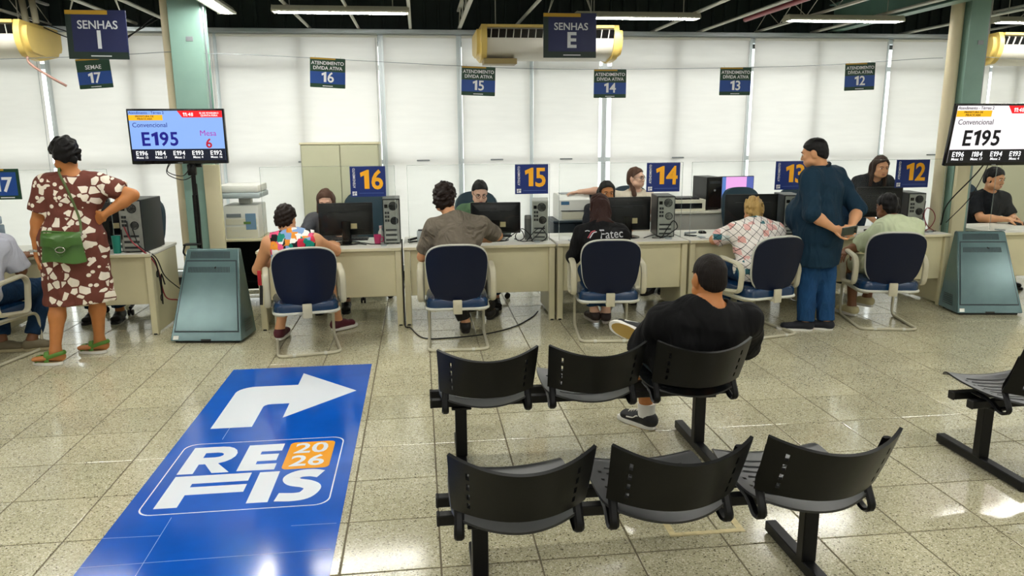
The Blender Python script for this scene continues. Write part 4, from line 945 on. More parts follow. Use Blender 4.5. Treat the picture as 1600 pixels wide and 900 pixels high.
def field_mesh(prims, h, cuts=(), subs=(), relax=2, noise=None):
    los, his = zip(*[pbox(p) for p in prims]); lo = np.min(los,0)-2.5*h-.01; hi = np.max(his,0)+2.5*h+.01
    n = np.ceil((hi-lo)/h).astype(int)+1; D = np.full(n, .06, np.float32)
    ax = [lo[i]+h*np.arange(n[i]) for i in range(3)]
    def block(p, mg):
        a, b = pbox(p); i0 = np.maximum(np.floor((a-mg-lo)/h).astype(int), 0); i1 = np.minimum(np.ceil((b+mg-lo)/h).astype(int)+1, n)
        if (i1 <= i0).any(): return None
        P = np.stack(np.meshgrid(*[ax[i][i0[i]:i1[i]] for i in range(3)], indexing='ij'), -1); return tuple(slice(*q) for q in zip(i0,i1)), P
    for p in prims:
        B = block(p, p.k+2*h)
        if B is None: continue
        s, P = B; D[s] = smin(D[s], pdist(p, P), p.k)
    if cuts:
        P = np.stack(np.meshgrid(*ax, indexing='ij'), -1)
        for c, nn in cuts: D = np.maximum(D, (P-np.asarray(c, float))@np.asarray(nn, float))
    if noise:
        amp, fr, sd = noise; P = np.stack(np.meshgrid(*ax, indexing='ij'), -1); m = np.abs(D) < .05
        D[m] += amp*wob(P[m], fr, sd)
    for p in subs:
        B = block(p, 2*h)
        if B is None: continue
        s, P = B; D[s] = -smin(-D[s], pdist(p, P), .014)
    return nets(D, lo, h, relax)
def wob(P, fr, sd):
    r = np.random.default_rng(sd); o = np.zeros(len(P))
    for i in range(7):
        k = r.normal(size=3)*np.asarray(fr); o += np.sin(P@k+r.uniform(0,6.28))
    return o/3.5
CORN = np.array([[i,j,k] for i in (0,1) for j in (0,1) for k in (0,1)])
EDG = [(a,b) for a in range(8) for b in range(a+1,8) if np.abs(CORN[a]-CORN[b]).sum() == 1]
def nets(D, lo, h, relax):
    ins = D < 0; nx, ny, nz = D.shape
    cnt = np.zeros((nx-1,ny-1,nz-1), np.int8)
    for c in CORN: cnt += ins[c[0]:nx-1+c[0], c[1]:ny-1+c[1], c[2]:nz-1+c[2]]
    act = np.argwhere((cnt > 0) & (cnt < 8))
    if len(act) == 0: return np.zeros((0,3)), np.zeros((0,4),int)
    vals = np.stack([D[act[:,0]+c[0], act[:,1]+c[1], act[:,2]+c[2]] for c in CORN], 1)
    S = np.zeros((len(act),3)); N = np.zeros(len(act))
    for a, b in EDG:
        va, vb = vals[:,a], vals[:,b]; m = (va < 0) != (vb < 0); t = np.where(m, va/np.where(m, va-vb, 1), 0)
        S += np.where(m[:,None], CORN[a]+t[:,None]*(CORN[b]-CORN[a]), 0); N += m
    Vt = lo+h*(act+S/N[:,None])
    idx = np.full(cnt.shape, -1, np.int64); idx[act[:,0],act[:,1],act[:,2]] = np.arange(len(act))
    F = []
    for d in range(3):
        s0 = [slice(None)]*3; s1 = [slice(None)]*3; s0[d] = slice(0,-1); s1[d] = slice(1,None)
        A, B = ins[tuple(s0)], ins[tuple(s1)]; e = np.argwhere(A != B); u, v = (d+1)%3, (d+2)%3
        e = e[(e[:,u] > 0) & (e[:,v] > 0) & (e[:,u] < D.shape[u]-1) & (e[:,v] < D.shape[v]-1)]
        def cell(du, dv):
            q = e.copy(); q[:,u] -= du; q[:,v] -= dv; return idx[q[:,0],q[:,1],q[:,2]]
        q = np.stack([cell(1,1), cell(0,1), cell(0,0), cell(1,0)], 1); fl_ = ~A[e[:,0],e[:,1],e[:,2]]; q[fl_] = q[fl_][:, ::-1]; F.append(q)
    F = np.concatenate(F); F = F[(F >= 0).all(1)]
    for it in range(relax):
        acc = np.zeros_like(Vt); c = np.zeros(len(Vt))
        for a, b in ((0,1),(1,2),(2,3),(3,0)):
            np.add.at(acc, F[:,a], Vt[F[:,b]]); np.add.at(c, F[:,a], 1); np.add.at(acc, F[:,b], Vt[F[:,a]]); np.add.at(c, F[:,b], 1)
        Vt = Vt+(.5 if it % 2 == 0 else .35)*(acc/np.maximum(c,1)[:,None]-Vt)
    return Vt, F
def raw_mesh(name, parts, mats):
    # parts: list of (verts, quads, material index)
    vs = np.concatenate([p[0] for p in parts]); off = 0; fs = []; mi = []
    for v, f, m in parts: fs.append(f+off); mi += [m]*len(f); off += len(v)
    fs = np.concatenate(fs); me = bpy.data.meshes.new(name)
    me.vertices.add(len(vs)); me.vertices.foreach_set('co', vs.astype(np.float32).ravel())
    me.loops.add(len(fs)*4); me.loops.foreach_set('vertex_index', fs.astype(np.int32).ravel())
    me.polygons.add(len(fs)); me.polygons.foreach_set('loop_start', np.arange(0,len(fs)*4,4,dtype=np.int32))
    for m in mats: me.materials.append(m)
    me.polygons.foreach_set('material_index', np.array(mi, np.int32)); me.polygons.foreach_set('use_smooth', np.ones(len(fs), bool)); me.update(calc_edges=True); me.validate()
    return me
# ---- skin, hair and cloth materials
def skin(name, col): return mat('skin_'+name, col, .5, noise=.05, nscale=18, sss=.06, bump=.03, bscale=120)
def hair_m(name, col, rough=.5):
    if 'hair_'+name in MATS: return MATS['hair_'+name]
    m = mat('hair_'+name, col, rough, spec=.22); nt = m.node_tree; b = nt.nodes['Principled BSDF']; N = nt.nodes.new; Lk = nt.links.new
    tc = N('ShaderNodeTexCoord'); mp = N('ShaderNodeMapping'); mp.inputs['Scale'].default_value = (1,1,.12); n = N('ShaderNodeTexNoise'); n.inputs['Scale'].default_value = 130; n.inputs['Detail'].default_value = 3
    Lk(tc.outputs['Object'], mp.inputs[0]); Lk(mp.outputs[0], n.inputs['Vector']); bp = N('ShaderNodeBump'); bp.inputs['Strength'].default_value = .6; bp.inputs['Distance'].default_value = .006
    Lk(n.outputs[0], bp.inputs['Height']); Lk(bp.outputs[0], b.inputs['Normal'])
    mx = N('ShaderNodeMix'); mx.data_type = 'RGBA'; c = lin(col); mx.inputs[6].default_value = (*[x*.6 for x in c],1); mx.inputs[7].default_value = (*[min(1,x*1.5) for x in c],1)
    Lk(n.outputs[0], mx.inputs[0]); Lk(mx.outputs[2], b.inputs['Base Color']); return m
def cloth(name, col, rough=.8, fold=.35, fs=9., noise=.08):
    k = 'cloth_'+name
    if k in MATS: return MATS[k]
    m = mat(k, col, rough, spec=.25, noise=noise, nscale=6); nt = m.node_tree; b = nt.nodes['Principled BSDF']; N = nt.nodes.new; Lk = nt.links.new
    add_folds(nt, b, fold, fs); return m
def add_folds(nt, b, fold, fs):
    N = nt.nodes.new; Lk = nt.links.new
    tc = N('ShaderNodeTexCoord'); mp = N('ShaderNodeMapping'); mp.inputs['Rotation'].default_value = (.4,.5,.3); mp.inputs['Scale'].default_value = (1,1,.45); n = N('ShaderNodeTexNoise'); n.inputs['Scale'].default_value = fs; n.inputs['Detail'].default_value = 2.5; n.inputs['Distortion'].default_value = 1.2
    Lk(tc.outputs['Object'], mp.inputs[0]); Lk(mp.outputs[0], n.inputs['Vector']); bp = N('ShaderNodeBump'); bp.inputs['Strength'].default_value = fold; bp.inputs['Distance'].default_value = .09
    Lk(n.outputs[0], bp.inputs['Height']); Lk(bp.outputs[0], b.inputs['Normal'])
# patterned fabrics: flat prints only
def cloth_leafy(name, base, shape):
    m = mat('cloth_'+name, base, .8, spec=.2); nt = m.node_tree; b = nt.nodes['Principled BSDF']; N = nt.nodes.new; Lk = nt.links.new; add_folds(nt, b, .3, 7)
    tc = N('ShaderNodeTexCoord'); mp = N('ShaderNodeMapping'); mp.inputs['Scale'].default_value = (1,.35,1); Lk(tc.outputs['Object'], mp.inputs[0])
    def vor(scale, feat, rnd=1.): v = N('ShaderNodeTexVoronoi'); v.inputs['Scale'].default_value = scale; v.feature = feat; v.inputs['Randomness'].default_value = rnd; Lk(mp.outputs[0], v.inputs['Vector']); return v
    def math_(op, a, bb): q = N('ShaderNodeMath'); q.operation = op; (Lk(a, q.inputs[0]) if hasattr(a,'links') else setattr(q.inputs[0],'default_value',a)); (Lk(bb, q.inputs[1]) if hasattr(bb,'links') else setattr(q.inputs[1],'default_value',bb)); return q.outputs[0]
    e = vor(17, 'DISTANCE_TO_EDGE'); f = vor(17, 'F1'); s = N('ShaderNodeSeparateColor'); Lk(f.outputs['Color'], s.inputs[0])
    poly = math_('MULTIPLY', math_('GREATER_THAN', e.outputs['Distance'], .085), math_('LESS_THAN', s.outputs[0], .42))
    o = vor(24, 'F1', .9); s2 = N('ShaderNodeSeparateColor'); Lk(o.outputs['Color'], s2.inputs[0])
    dots = math_('MULTIPLY', math_('LESS_THAN', o.outputs['Distance'], .36), math_('LESS_THAN', s2.outputs[1], .34))
    t_ = math_('MAXIMUM', poly, dots); mx = N('ShaderNodeMix'); mx.data_type = 'RGBA'; mx.inputs[6].default_value = (*lin(base),1); mx.inputs[7].default_value = (*lin(shape),1); Lk(t_, mx.inputs[0]); Lk(mx.outputs[2], b.inputs['Base Color']); return m
def cloth_patches(name, cols, scale, lines=None, lw=.05, diamond=False):
    m = mat('cloth_'+name, cols[0], .75, spec=.2); nt = m.node_tree; b = nt.nodes['Principled BSDF']; N = nt.nodes.new; Lk = nt.links.new; add_folds(nt, b, .3, 9)
    tc = N('ShaderNodeTexCoord'); mp = N('ShaderNodeMapping'); Lk(tc.outputs['Object'], mp.inputs[0]); mp.inputs['Scale'].default_value = (1,.25,1)
    v = N('ShaderNodeTexVoronoi'); v.inputs['Scale'].default_value = scale; v.inputs['Randomness'].default_value = .12 if diamond else 1.; v.distance = 'MANHATTAN' if diamond else 'CHEBYCHEV'; Lk(mp.outputs[0], v.inputs['Vector'])
    s = N('ShaderNodeSeparateColor'); Lk(v.outputs['Color'], s.inputs[0]); rp = N('ShaderNodeValToRGB'); rp.color_ramp.interpolation = 'CONSTANT'; el = rp.color_ramp.elements
    for i, c in enumerate(cols):
        p = i/len(cols)
        if i < 2: el[i].position = p; el[i].color = (*lin(c),1)
        else: q = el.new(p); q.color = (*lin(c),1)
    Lk(s.outputs[0], rp.inputs[0]); outc = rp.outputs[0]
    if lines:
        if diamond: mp.inputs['Rotation'].default_value = (0,0,0)
        sx = N('ShaderNodeSeparateXYZ'); Lk(tc.outputs['Object'], sx.inputs[0])
        def stripe(op):
            a = N('ShaderNodeMath'); a.operation = op; Lk(sx.outputs['X'], a.inputs[0]); Lk(sx.outputs['Z'], a.inputs[1])
            w = N('ShaderNodeMath'); w.operation = 'MULTIPLY'; w.inputs[1].default_value = scale*.72; Lk(a.outputs[0], w.inputs[0]); fr = N('ShaderNodeMath'); fr.operation = 'FRACT'; Lk(w.outputs[0], fr.inputs[0]); l = N('ShaderNodeMath'); l.operation = 'LESS_THAN'; l.inputs[1].default_value = lw*2; Lk(fr.outputs[0], l.inputs[0]); return l.outputs[0]
        mxm = N('ShaderNodeMath'); mxm.operation = 'MAXIMUM'; Lk(stripe('ADD'), mxm.inputs[0]); Lk(stripe('SUBTRACT'), mxm.inputs[1])
        mx = N('ShaderNodeMix'); mx.data_type = 'RGBA'; Lk(mxm.outputs[0], mx.inputs[0]); Lk(outc, mx.inputs[6]); mx.inputs[7].default_value = (*lin(lines),1); outc = mx.outputs[2]
    Lk(outc, b.inputs['Base Color']); return m
# ---- anatomy
def head_frame(yaw, pitch, roll=0): return rotm(-pitch, 0, 0) if False else np.array((Euler((0,0,math.radians(yaw))).to_matrix() @ Euler((math.radians(-pitch),0,0)).to_matrix() @ Euler((0,math.radians(roll),0)).to_matrix()))
def head_prims(H, R, s):
    T = lambda x,y,z: H+R@(V(x,y,z)*s); E = lambda c, r, k=.02: ell(T(*c), np.array(r)*s, R, k)
    return [E((0,-.012,.03),(.074,.094,.086)), E((0,.028,-.03),(.058,.066,.078),.03), E((0,.052,-.088),(.03,.032,.026),.03), seg(T(-.03,.062,-.07),T(.03,.062,-.07),.026*s,k=.03),
      seg(T(-.052,.02,-.07),T(.052,.02,-.07),.026*s,k=.03), seg(T(-.035,.078,.022),T(.035,.078,.022),.012*s,k=.02), seg(T(0,.09,.012),T(0,.108,-.030),.007*s,.012*s,k=.012), E((.011,.098,-.034),(.008,.010,.008),.008), E((-.011,.098,-.034),(.008,.010,.008),.008),
      E((.036,.072,-.025),(.02,.016,.018),.02), E((-.036,.072,-.025),(.02,.016,.018),.02), seg(T(-.016,.088,-.062),T(.016,.088,-.062),.008*s,k=.01), seg(T(-.013,.086,-.071),T(.013,.086,-.071),.008*s,k=.01),
      E((.077,-.012,-.012),(.010,.024,.034),.008), E((-.077,-.012,-.012),(.010,.024,.034),.008)]
def hand_prims(W, d, n, side, curl=25, s=1., spread=0.):
    # W wrist, d direction of the fingers, n palm normal (palm faces n), side +1 puts the thumb on the +x axis
    d = nrm(d); n = nrm(np.asarray(n, float)-np.dot(n,d)*d); x = np.cross(d, n)*side; P = []
    L = lambda a,b,c: W+(x*a+d*b+n*c)*s
    P += [seg(L(0,0,0),L(0,.03,0),(.026*s,.019*s),(.036*s,.015*s),X=x,k=.012), seg(L(.004,.03,0),L(.0,.088,0),(.038*s,.014*s),(.041*s,.012*s),X=x,k=.012)]
    for i, (ox_, ln, rr) in enumerate(((.030,.072,.0085),(.010,.080,.009),(-.010,.075,.0085),(-.029,.058,.0075))):
        p = L(ox_, .085, 0); ang = math.radians(curl*.6); fan = ox_*spread*8; ls = (.46,.30,.24)
        for j, q in enumerate(ls):
            dirv = nrm(d*math.cos(ang)+n*math.sin(ang)+x*fan); e = p+dirv*ln*q*s*1.15; P.append(seg(p, e, rr*s*(1-.08*j), rr*s*(.92-.1*j), k=.004)); p = e; ang += math.radians(curl)
    p = L(.032,.022,.004); ang = math.radians(38)
    for j, q in enumerate((.042,.032,.026)):
        dirv = nrm(d*math.cos(ang)+x*math.sin(ang)+n*(.25+.2*j)); e = p+dirv*q*s; P.append(seg(p, e, (.0125-.0015*j)*s, (.0115-.0018*j)*s, k=.008)); p = e; ang -= math.radians(14)
    return P
EYE_W = mat('eye_white', '#e6e2dc', .25); EYE_D = mat('eye_dark', '#1a0f0a', .2); LIPS = mat('lips', '#9c5a50', .45)
def person(label, J, sk, look, loc, rz, grp='people'):
    """J: joint positions in the figure's own frame (facing +Y, feet on z=0). look: clothing and hair."""
    t = thing('person', label, 'person', loc, rz, group=grp)
    J = {k: np.asarray(v, float) for k, v in J.items()}; B = look.get('bulk', 1.0); hs = look.get('head', 1.0); AR = look.get('arm', 1.0); LG = look.get('leg', 1.0)
    pel, mid, chs, nek, H = J['pel'], J['mid'], J['chs'], J['nek'], J['head']; R = head_frame(*look.get('face', (0,0)))
    X = nrm(J['shR']-J['shL']); bw = look.get('belly', 0.); fw = nrm(np.cross(V(0,0,1), X)); hx = nrm(J['hipR']-J['hipL'])
    sw = look.get('chestw', .155); ww = look.get('waistw', .135)
    torso = [ell(pel, (.165*B,.118*B,.115*B), np.stack([hx, nrm(np.cross(V(0,0,1),hx)), V(0,0,1)],1), .05), seg(pel, mid, (.150*B,.112*B), (ww*B,.103*B), X, .05), seg(mid, chs, (ww*B,.103*B), (sw*B,.105*B), X, .05), seg(chs, chs+.55*(nek-chs), (sw*B,.10*B), (.115*B,.07*B), X, .05)]
    if bw: torso.append(ell(mid+fw*bw*.6-V(0,0,.04), (.15*B,.10*B+bw*.5,.14*B), np.stack([X, fw, V(0,0,1)],1), .06))
    for s, sh in ((-1,J['shL']),(1,J['shR'])):
        torso.append(seg(nek-look.get('trap',.03)*nrm(nek-chs), sh-X*s*.012, (.055*B**.5), .052*B**.5*AR**.5, None, .05))
        torso.append(seg(sh-X*s*.02, chs-V(0,0,.06)+X*s*.08*B, .05*B**.5, .06*B**.5, None, .05))
    neck = [seg(nek-.02*nrm(nek-chs), H+R@V(0,-.022,-.05)*hs, .056*look.get('neck',1.), .052*look.get('neck',1.), None, .03)]
    up, lo, hd = {}, {}, {}
    for s in 'LR':
        a, e, w = J['sh'+s], J['el'+s], J['wr'+s]
        up[s] = seg(a, e, .052*AR, .041*AR, None, .03); lo[s] = [seg(e, e+.35*(w-e), .041*AR, .043*AR, None, .02), seg(e+.35*(w-e), w, .043*AR, .026*AR**.5, None, .02)]
    th, sh_ = {}, {}
    for s in 'LR':
        h, k, a = J['hip'+s], J['kn'+s], J['an'+s]
        th[s] = seg(h, k, .088*B**.6*LG, .057*LG, None, .05); sh_[s] = [seg(k, k+.3*(a-k), .056*LG, .058*LG, None, .03), seg(k+.3*(a-k), a, .056*LG, .036, None, .03)]
    foot = {}
    for s in 'LR':
        a = J['an'+s]; d = nrm(J['toe'+s]-a) if 'toe'+s in J else V(0,1,0); d = nrm(V(d[0],d[1],J['toe'+s][2]-a[2] if 'tilt'+s in J else 0)) ; up_ = J.get('up'+s, V(0,0,1)); up_ = nrm(up_-np.dot(up_,d)*d)
        x = np.cross(d, up_); hl = a-up_*.055-d*.035; tp = hl+d*look.get('footlen',.215); foot[s] = (hl, tp, x, up_, d)
    body = torso+neck+[up['L'],up['R']]+lo['L']+lo['R']+[th['L'],th['R']]+sh_['L']+sh_['R']
    for s in 'LR':
        hl, tp, x, u_, d = foot[s]; body += [seg(J['an'+s], hl+u_*.01, .036, .03, None, .03), seg(hl, tp-d*.03, (.03,.026), (.036,.018), x, .03)]
    hp = head_prims(H, R, hs); hz = look.get('res', .010)
    parts = [(*field_mesh(body, hz), 0), (*field_mesh(hp+neck, .0045, cuts=[(nek, -nrm(H-nek))] , relax=2), 0)]
    for s in 'LR':
        e, w = J['el'+s], J['wr'+s]; hdv = J.get('hd'+s, w-e); hn = J.get('hn'+s, V(0,0,-1)); sd = look.get('thumb'+s, 1 if s == 'L' else -1)
        hprims = hand_prims(w+nrm(hdv)*.005, hdv, hn, sd, look.get('curl'+s, 22), look.get('hand',1.0))+[seg(w-.06*nrm(w-e), w+.008*nrm(hdv), .028*AR**.5, (.025), None, .015)]
        parts.append((*field_mesh(hprims, .0042, relax=2), 0))
    link('body', raw_mesh('body', parts, [sk]), t)
    # face details
    if look.get('eyes', True):
        T = lambda x,y,z: H+R@(V(x,y,z)*hs)
        for s in (-1,1):
            ey = MB(); ey.ball(T(s*.031,.083,.003), np.array((.0145,.010,.0085))*hs, 10, 6, R); eo = ey.build('eye', EYE_W, t); MB().ball(T(s*.031,.0905,.002), np.array((.0072,.005,.0075))*hs, 8, 6, R).build('iris', EYE_D, eo)
            MB().tube([T(s*.013,.097,.021),T(s*.031,.0945,.027),T(s*.052,.080,.021)], [.0034*hs,.0042*hs,.0026*hs], 5).build('eyebrow', look['hairm'], t)
        MB().ball(T(0,.0955,-.067), np.array((.022,.008,.0085))*hs, 12, 6, R).build('lips', LIPS, t)
        if look.get('beard'):
            v, f = field_mesh([ell(T(0,.045,-.082), np.array((.044,.045,.04))*hs, R, .02), seg(T(-.05,.02,-.07),T(-.062,-.005,-.01),.02*hs,.014*hs,None,.02), seg(T(.05,.02,-.07),T(.062,-.005,-.01),.02*hs,.014*hs,None,.02), seg(T(-.024,.09,-.05),T(.024,.09,-.05),.008*hs,None,None,.01)], .005); link('beard', raw_mesh('beard', [(v,f,0)], [look['hairm']]), t)
    if look.get('glasses'):
        T = lambda x,y,z: H+R@(V(x,y,z)*hs); g = MB()
        for s in (-1,1):
            g.tube([T(s*.032+.023*math.cos(a),.098-.004*math.cos(a)*s,.0+.019*math.sin(a)) for a in np.linspace(0,2*PI,17)[:-1]], .0022, 5, True); g.tube([T(s*.055,.096,.004),T(s*.078,.05,.008),T(s*.08,-.01,.006)], .0018, 5)
        g.tube([T(-.009,.1,.003),T(.009,.1,.003)], .002, 5); g.build('glasses', black_gloss, t)
    # hair
    if look.get('hair'):
        HT = lambda x,y,z: H+R@(V(x,y,z)*hs); HE = lambda c, r, k=.02, clip=None: ell(HT(*c), np.array(r)*hs, R, k, clip)
        hp_, cuts, subs, nz, hr = look['hair'](HT, HE, H, R, hs)
        v, f = field_mesh(hp_, hr, cuts, subs, 1, nz); link('hair', raw_mesh('hair', [(v,f,0)], [look['hairm']]), t)
    # clothes
    off = look.get('fit', .014)
    top = look.get('top')
    if top:
        m, sleeve, hem = top; g = grown(torso, off); hemz = hem
        for s in 'LR':
            a, e = J['sh'+s], J['el'+s]; c = a+(e-a)*min(sleeve,1.0); d = nrm(e-a)
            if sleeve <= 0: continue
            if sleeve <= 1: g.append(seg(a, c, .060*AR+off*.6, .050*AR+off*look.get('sleevew',1.0), None, .035, [(c, d)]))
            else:
                g.append(seg(a, e, .058*AR+off*.6, .046*AR+off, None, .035)); w = J['wr'+s]; c2 = e+(w-e)*(sleeve-1); g.append(seg(e, c2, .046*AR+off, .038*AR+off, None, .03, [(c2, nrm(w-e))]))
        nk = seg(nek-.07*nrm(H-nek), H, .062*look.get('neckhole',1.), .075, None, .01)
        cuts = [] if hemz is None else [((0,0,hemz), (0,0,-1))]
        if sleeve <= 0: cuts += [(J['shL']+X*.012, -X), (J['shR']-X*.012, X)]
        if look.get('skirt'): g.append(look['skirt'](J))
        if look.get('extra'): g += look['extra'](J)
        v, f = field_mesh(g, look.get('cres', .0085), cuts, [nk] if not look.get('nohole') else [], 2, look.get('fold', (.0055, 26, 3)))
        link(look.get('topname','shirt'), raw_mesh('shirt', [(v,f,0)], [m]), t)
        if look.get('collar'):
            R_, c0 = [], nek+.018*nrm(H-nek); ax_ = nrm(H-nek); xx, yy, _ = frame_of(ax_, fw)
            MB().tube([c0+(.066*look.get('neck',1.)*math.cos(a))*xx+(.066*look.get('neck',1.)*math.sin(a))*yy for a in np.linspace(0,2*PI,25)[:-1]], .016, 8, True, flat=1.4).build('collar', look['collar'], t)
    bot = look.get('bottom')
    if bot:
        m, ln = bot; g = grown([torso[0]], .012); wl = look.get('legw', .018)
        for s in 'LR':
            h, k, a = J['hip'+s], J['kn'+s], J['an'+s]
            if ln <= 1:
                c = h+(k-h)*ln; g.append(seg(h, c, .088*B**.6*LG+.012, .06*LG+.025, None, .05, [(c, nrm(k-h))]))
            else:
                g.append(seg(h, k, .088*B**.6*LG+.012, .057*LG+wl, None, .05)); c = k+(a-k)*(ln-1); g.append(seg(k, c, .056*LG+wl, .045*LG+wl, None, .03, [(c, nrm(a-k))]))
        v, f = field_mesh(g, .0095, [], [], 2, (.004, 26, 8)); link(look.get('botname','trousers'), raw_mesh('trousers', [(v,f,0)], [m]), t)
    sh = look.get('shoes')
    if sh:
        for s in 'LR':
            hl, tp, x, u_, d = foot[s]; um, sm_ = sh
            pr = [seg(hl+u_*.012-d*.005, tp-d*.035+u_*.004, (.042,.038), (.046,.028), x, .02), seg(hl+u_*.03+d*.01, hl+d*.10+u_*.022, (.036,.038), (.037,.03), x, .02), seg(J['an'+s]-u_*.012, hl+u_*.02+d*.015, .045, .042, None, .02)]
            v, f = field_mesh(pr, .007, [(J['an'+s]+u_*.0, u_), (hl-u_*.018, -u_)], [], 2); so = link('shoe', raw_mesh('shoe', [(v,f,0)], [um]), t)
            q = MB(); oval = []
            for i in range(24):
                a_ = 2*PI*i/24; fx = math.cos(a_); fy = math.sin(a_); Ln = (np.linalg.norm(tp-hl)+.055)/2; ctr = (hl+tp)/2-d*.004
                wdt = (.040 if fx < 0 else .047); oval.append(ctr+d*Ln*np.sign(fx)*abs(fx)**.75+x*wdt*np.sign(fy)*abs(fy)**.7)
            n_ = len(oval); lv = [(-.037,.97),(-.033,1.0),(-.016,1.0),(-.012,.97)]; vs = []
            for z_, k_ in lv: vs += [ctr+(o_-ctr)*k_+u_*z_ for o_ in oval]
            q.add(vs, [(j*n_+i,j*n_+(i+1)%n_,(j+1)*n_+(i+1)%n_,(j+1)*n_+i) for j in range(3) for i in range(n_)]+[tuple(range(n_-1,-1,-1)), tuple(range(3*n_,4*n_))]); q.build('sole', sm_, so)
            if look.get('shoedeco'): look['shoedeco'](so, hl, tp, x, u_, d, s)
    return t
# ---- hair shapes
def cut_plane(HT, R, p0, p1):
    a, b = HT(*p0), HT(*p1); d = nrm(b-a); x = R@V(1,0,0); n = nrm(np.cross(d, x)); 
    if np.dot(n, R@V(0,1,-1)) < 0: n = -n
    return (a, n)
def hair_short(th=.010, front=(0,.088,.072), nape=(0,-.075,-.075), nz=(.003,(120,120,40),5), top=0.):
    def f(HT, HE, H, R, hs):
        c = cut_plane(HT, R, nape, front)
        return [HE((0,-.012,.03),(.074+th,.094+th,.086+th+top)), HE((0,-.05,-.02),(.062+th,.05+th,.06+th),.02)], [c], [HE((.08,.0,-.018),(.018,.026,.036)), HE((-.08,.0,-.018),(.018,.026,.036))], nz, .005
    return f
def hair_long(extra, front=(0,.080,.085), nape=(0,-.085,-.09), th=.012, nz=(.004,(110,110,14),5)):
    def f(HT, HE, H, R, hs):
        c = cut_plane(HT, R, nape, front)
        ps = [HE((0,-.012,.03),(.074+th,.094+th,.086+th),.02,[c]), HE((0,-.05,-.03),(.07+th,.05+th,.07+th),.02,[c])]
        for a, b, ra, rb in extra: ps.append(seg(HT(*a), HT(*b) if len(b) == 3 else np.asarray(b[:3]), ra, rb, R@V(1,0,0), .025))
        return ps, [], [], nz, .006
    return f
# ---- default seated and standing poses
def sit(lean=12, S=1., seat=.455, el=None, wr=None, kn=None, an=None, shw=.172, hunch=0., head=(0,.05,.0), twist=0., neckf=.03):
    J = {}; P = V(0,-.06,seat+.095); ln = math.radians(lean); u = V(0,math.sin(ln),math.cos(ln)); u2 = V(0,math.sin(ln+math.radians(hunch)),math.cos(ln+math.radians(hunch)))
    J['pel'] = P; J['mid'] = P+u*.19*S; J['chs'] = J['mid']+u2*.20*S; J['nek'] = J['chs']+u2*.135*S+V(0,neckf*.4,0)
    J['head'] = J['nek']+V(head[0], head[1]+neckf, .155+head[2])
    c, s = math.cos(math.radians(twist)), math.sin(math.radians(twist)); sx = V(c, s, 0)
    shc = J['chs']+u2*.085*S
    J['shL'], J['shR'] = shc-sx*shw, shc+sx*shw; J['hipL'], J['hipR'] = P+V(-.09,.02,-.015), P+V(.09,.02,-.015)
    for i, q in enumerate('LR'):
        sg = -1 if i == 0 else 1
        J['el'+q] = np.asarray(el[i]) if el else J['sh'+q]+V(sg*.05,.12,-.25)
        J['wr'+q] = np.asarray(wr[i]) if wr else J['el'+q]+V(-sg*.08,.24,.04)
        J['kn'+q] = np.asarray(kn[i]) if kn else V(sg*.13,.36,seat+.06)
        J['an'+q] = np.asarray(an[i]) if an else V(sg*.14,.40,.085)
        J['toe'+q] = J['an'+q]+V(sg*.03,.2,0)
    return J
# ------------------------------------------------------------------ the people of the photograph (joints in world metres)
SK_LIGHT = skin('light', '#cb946b'); SK_FAIR = skin('fair', '#d8ab92'); SK_TAN = skin('tan', '#b0713d'); SK_BROWN = skin('brown', '#7d5236')
HB = hair_m('black', '#0d0b0b'); HDB = hair_m('dark_brown', '#1c120d'); HBR = hair_m('brown', '#4a3023'); HRED = hair_m('auburn', '#2c1712'); HBL = hair_m('blonde', '#a88b55'); HGR = hair_m('grey', '#8b8782')
def put(label, loc, J, sk, look, base=None, rz=0):
    lx, ly = loc; K = {}
    if base is not None:
        c, s = math.cos(math.radians(rz)), math.sin(math.radians(rz))
        for k, v in base.items(): K[k] = V(c*v[0]-s*v[1]+lx, s*v[0]+c*v[1]+ly, v[2])
    for k, v in J.items(): K[k] = np.asarray(v, float)
    vec = ('hd','hn','up','tilt')
    for q in 'LR':
        if 'toe'+q not in K: K['toe'+q] = K['an'+q]+V(0,.2,0)
    loc3 = V(lx, ly, 0)
    return person(label, {k: (v if k.startswith(vec) else v-loc3) for k, v in K.items()}, sk, look, (lx, ly, 0), 0, 'people in the hall')
denim = cloth('denim', '#1a4068', .85, .4, 12, .2); denim_dk = cloth('denim_dark', '#16324f', .85, .4, 12, .2); blk = cloth('black', '#0b0b0d', .8, .45, 8); 
shoe_blk = mat('shoe_black', '#101114', .6); sole_w = mat('sole_white', '#dcdad2', .6); shoe_dk = mat('shoe_dark', '#1b1917', .6)
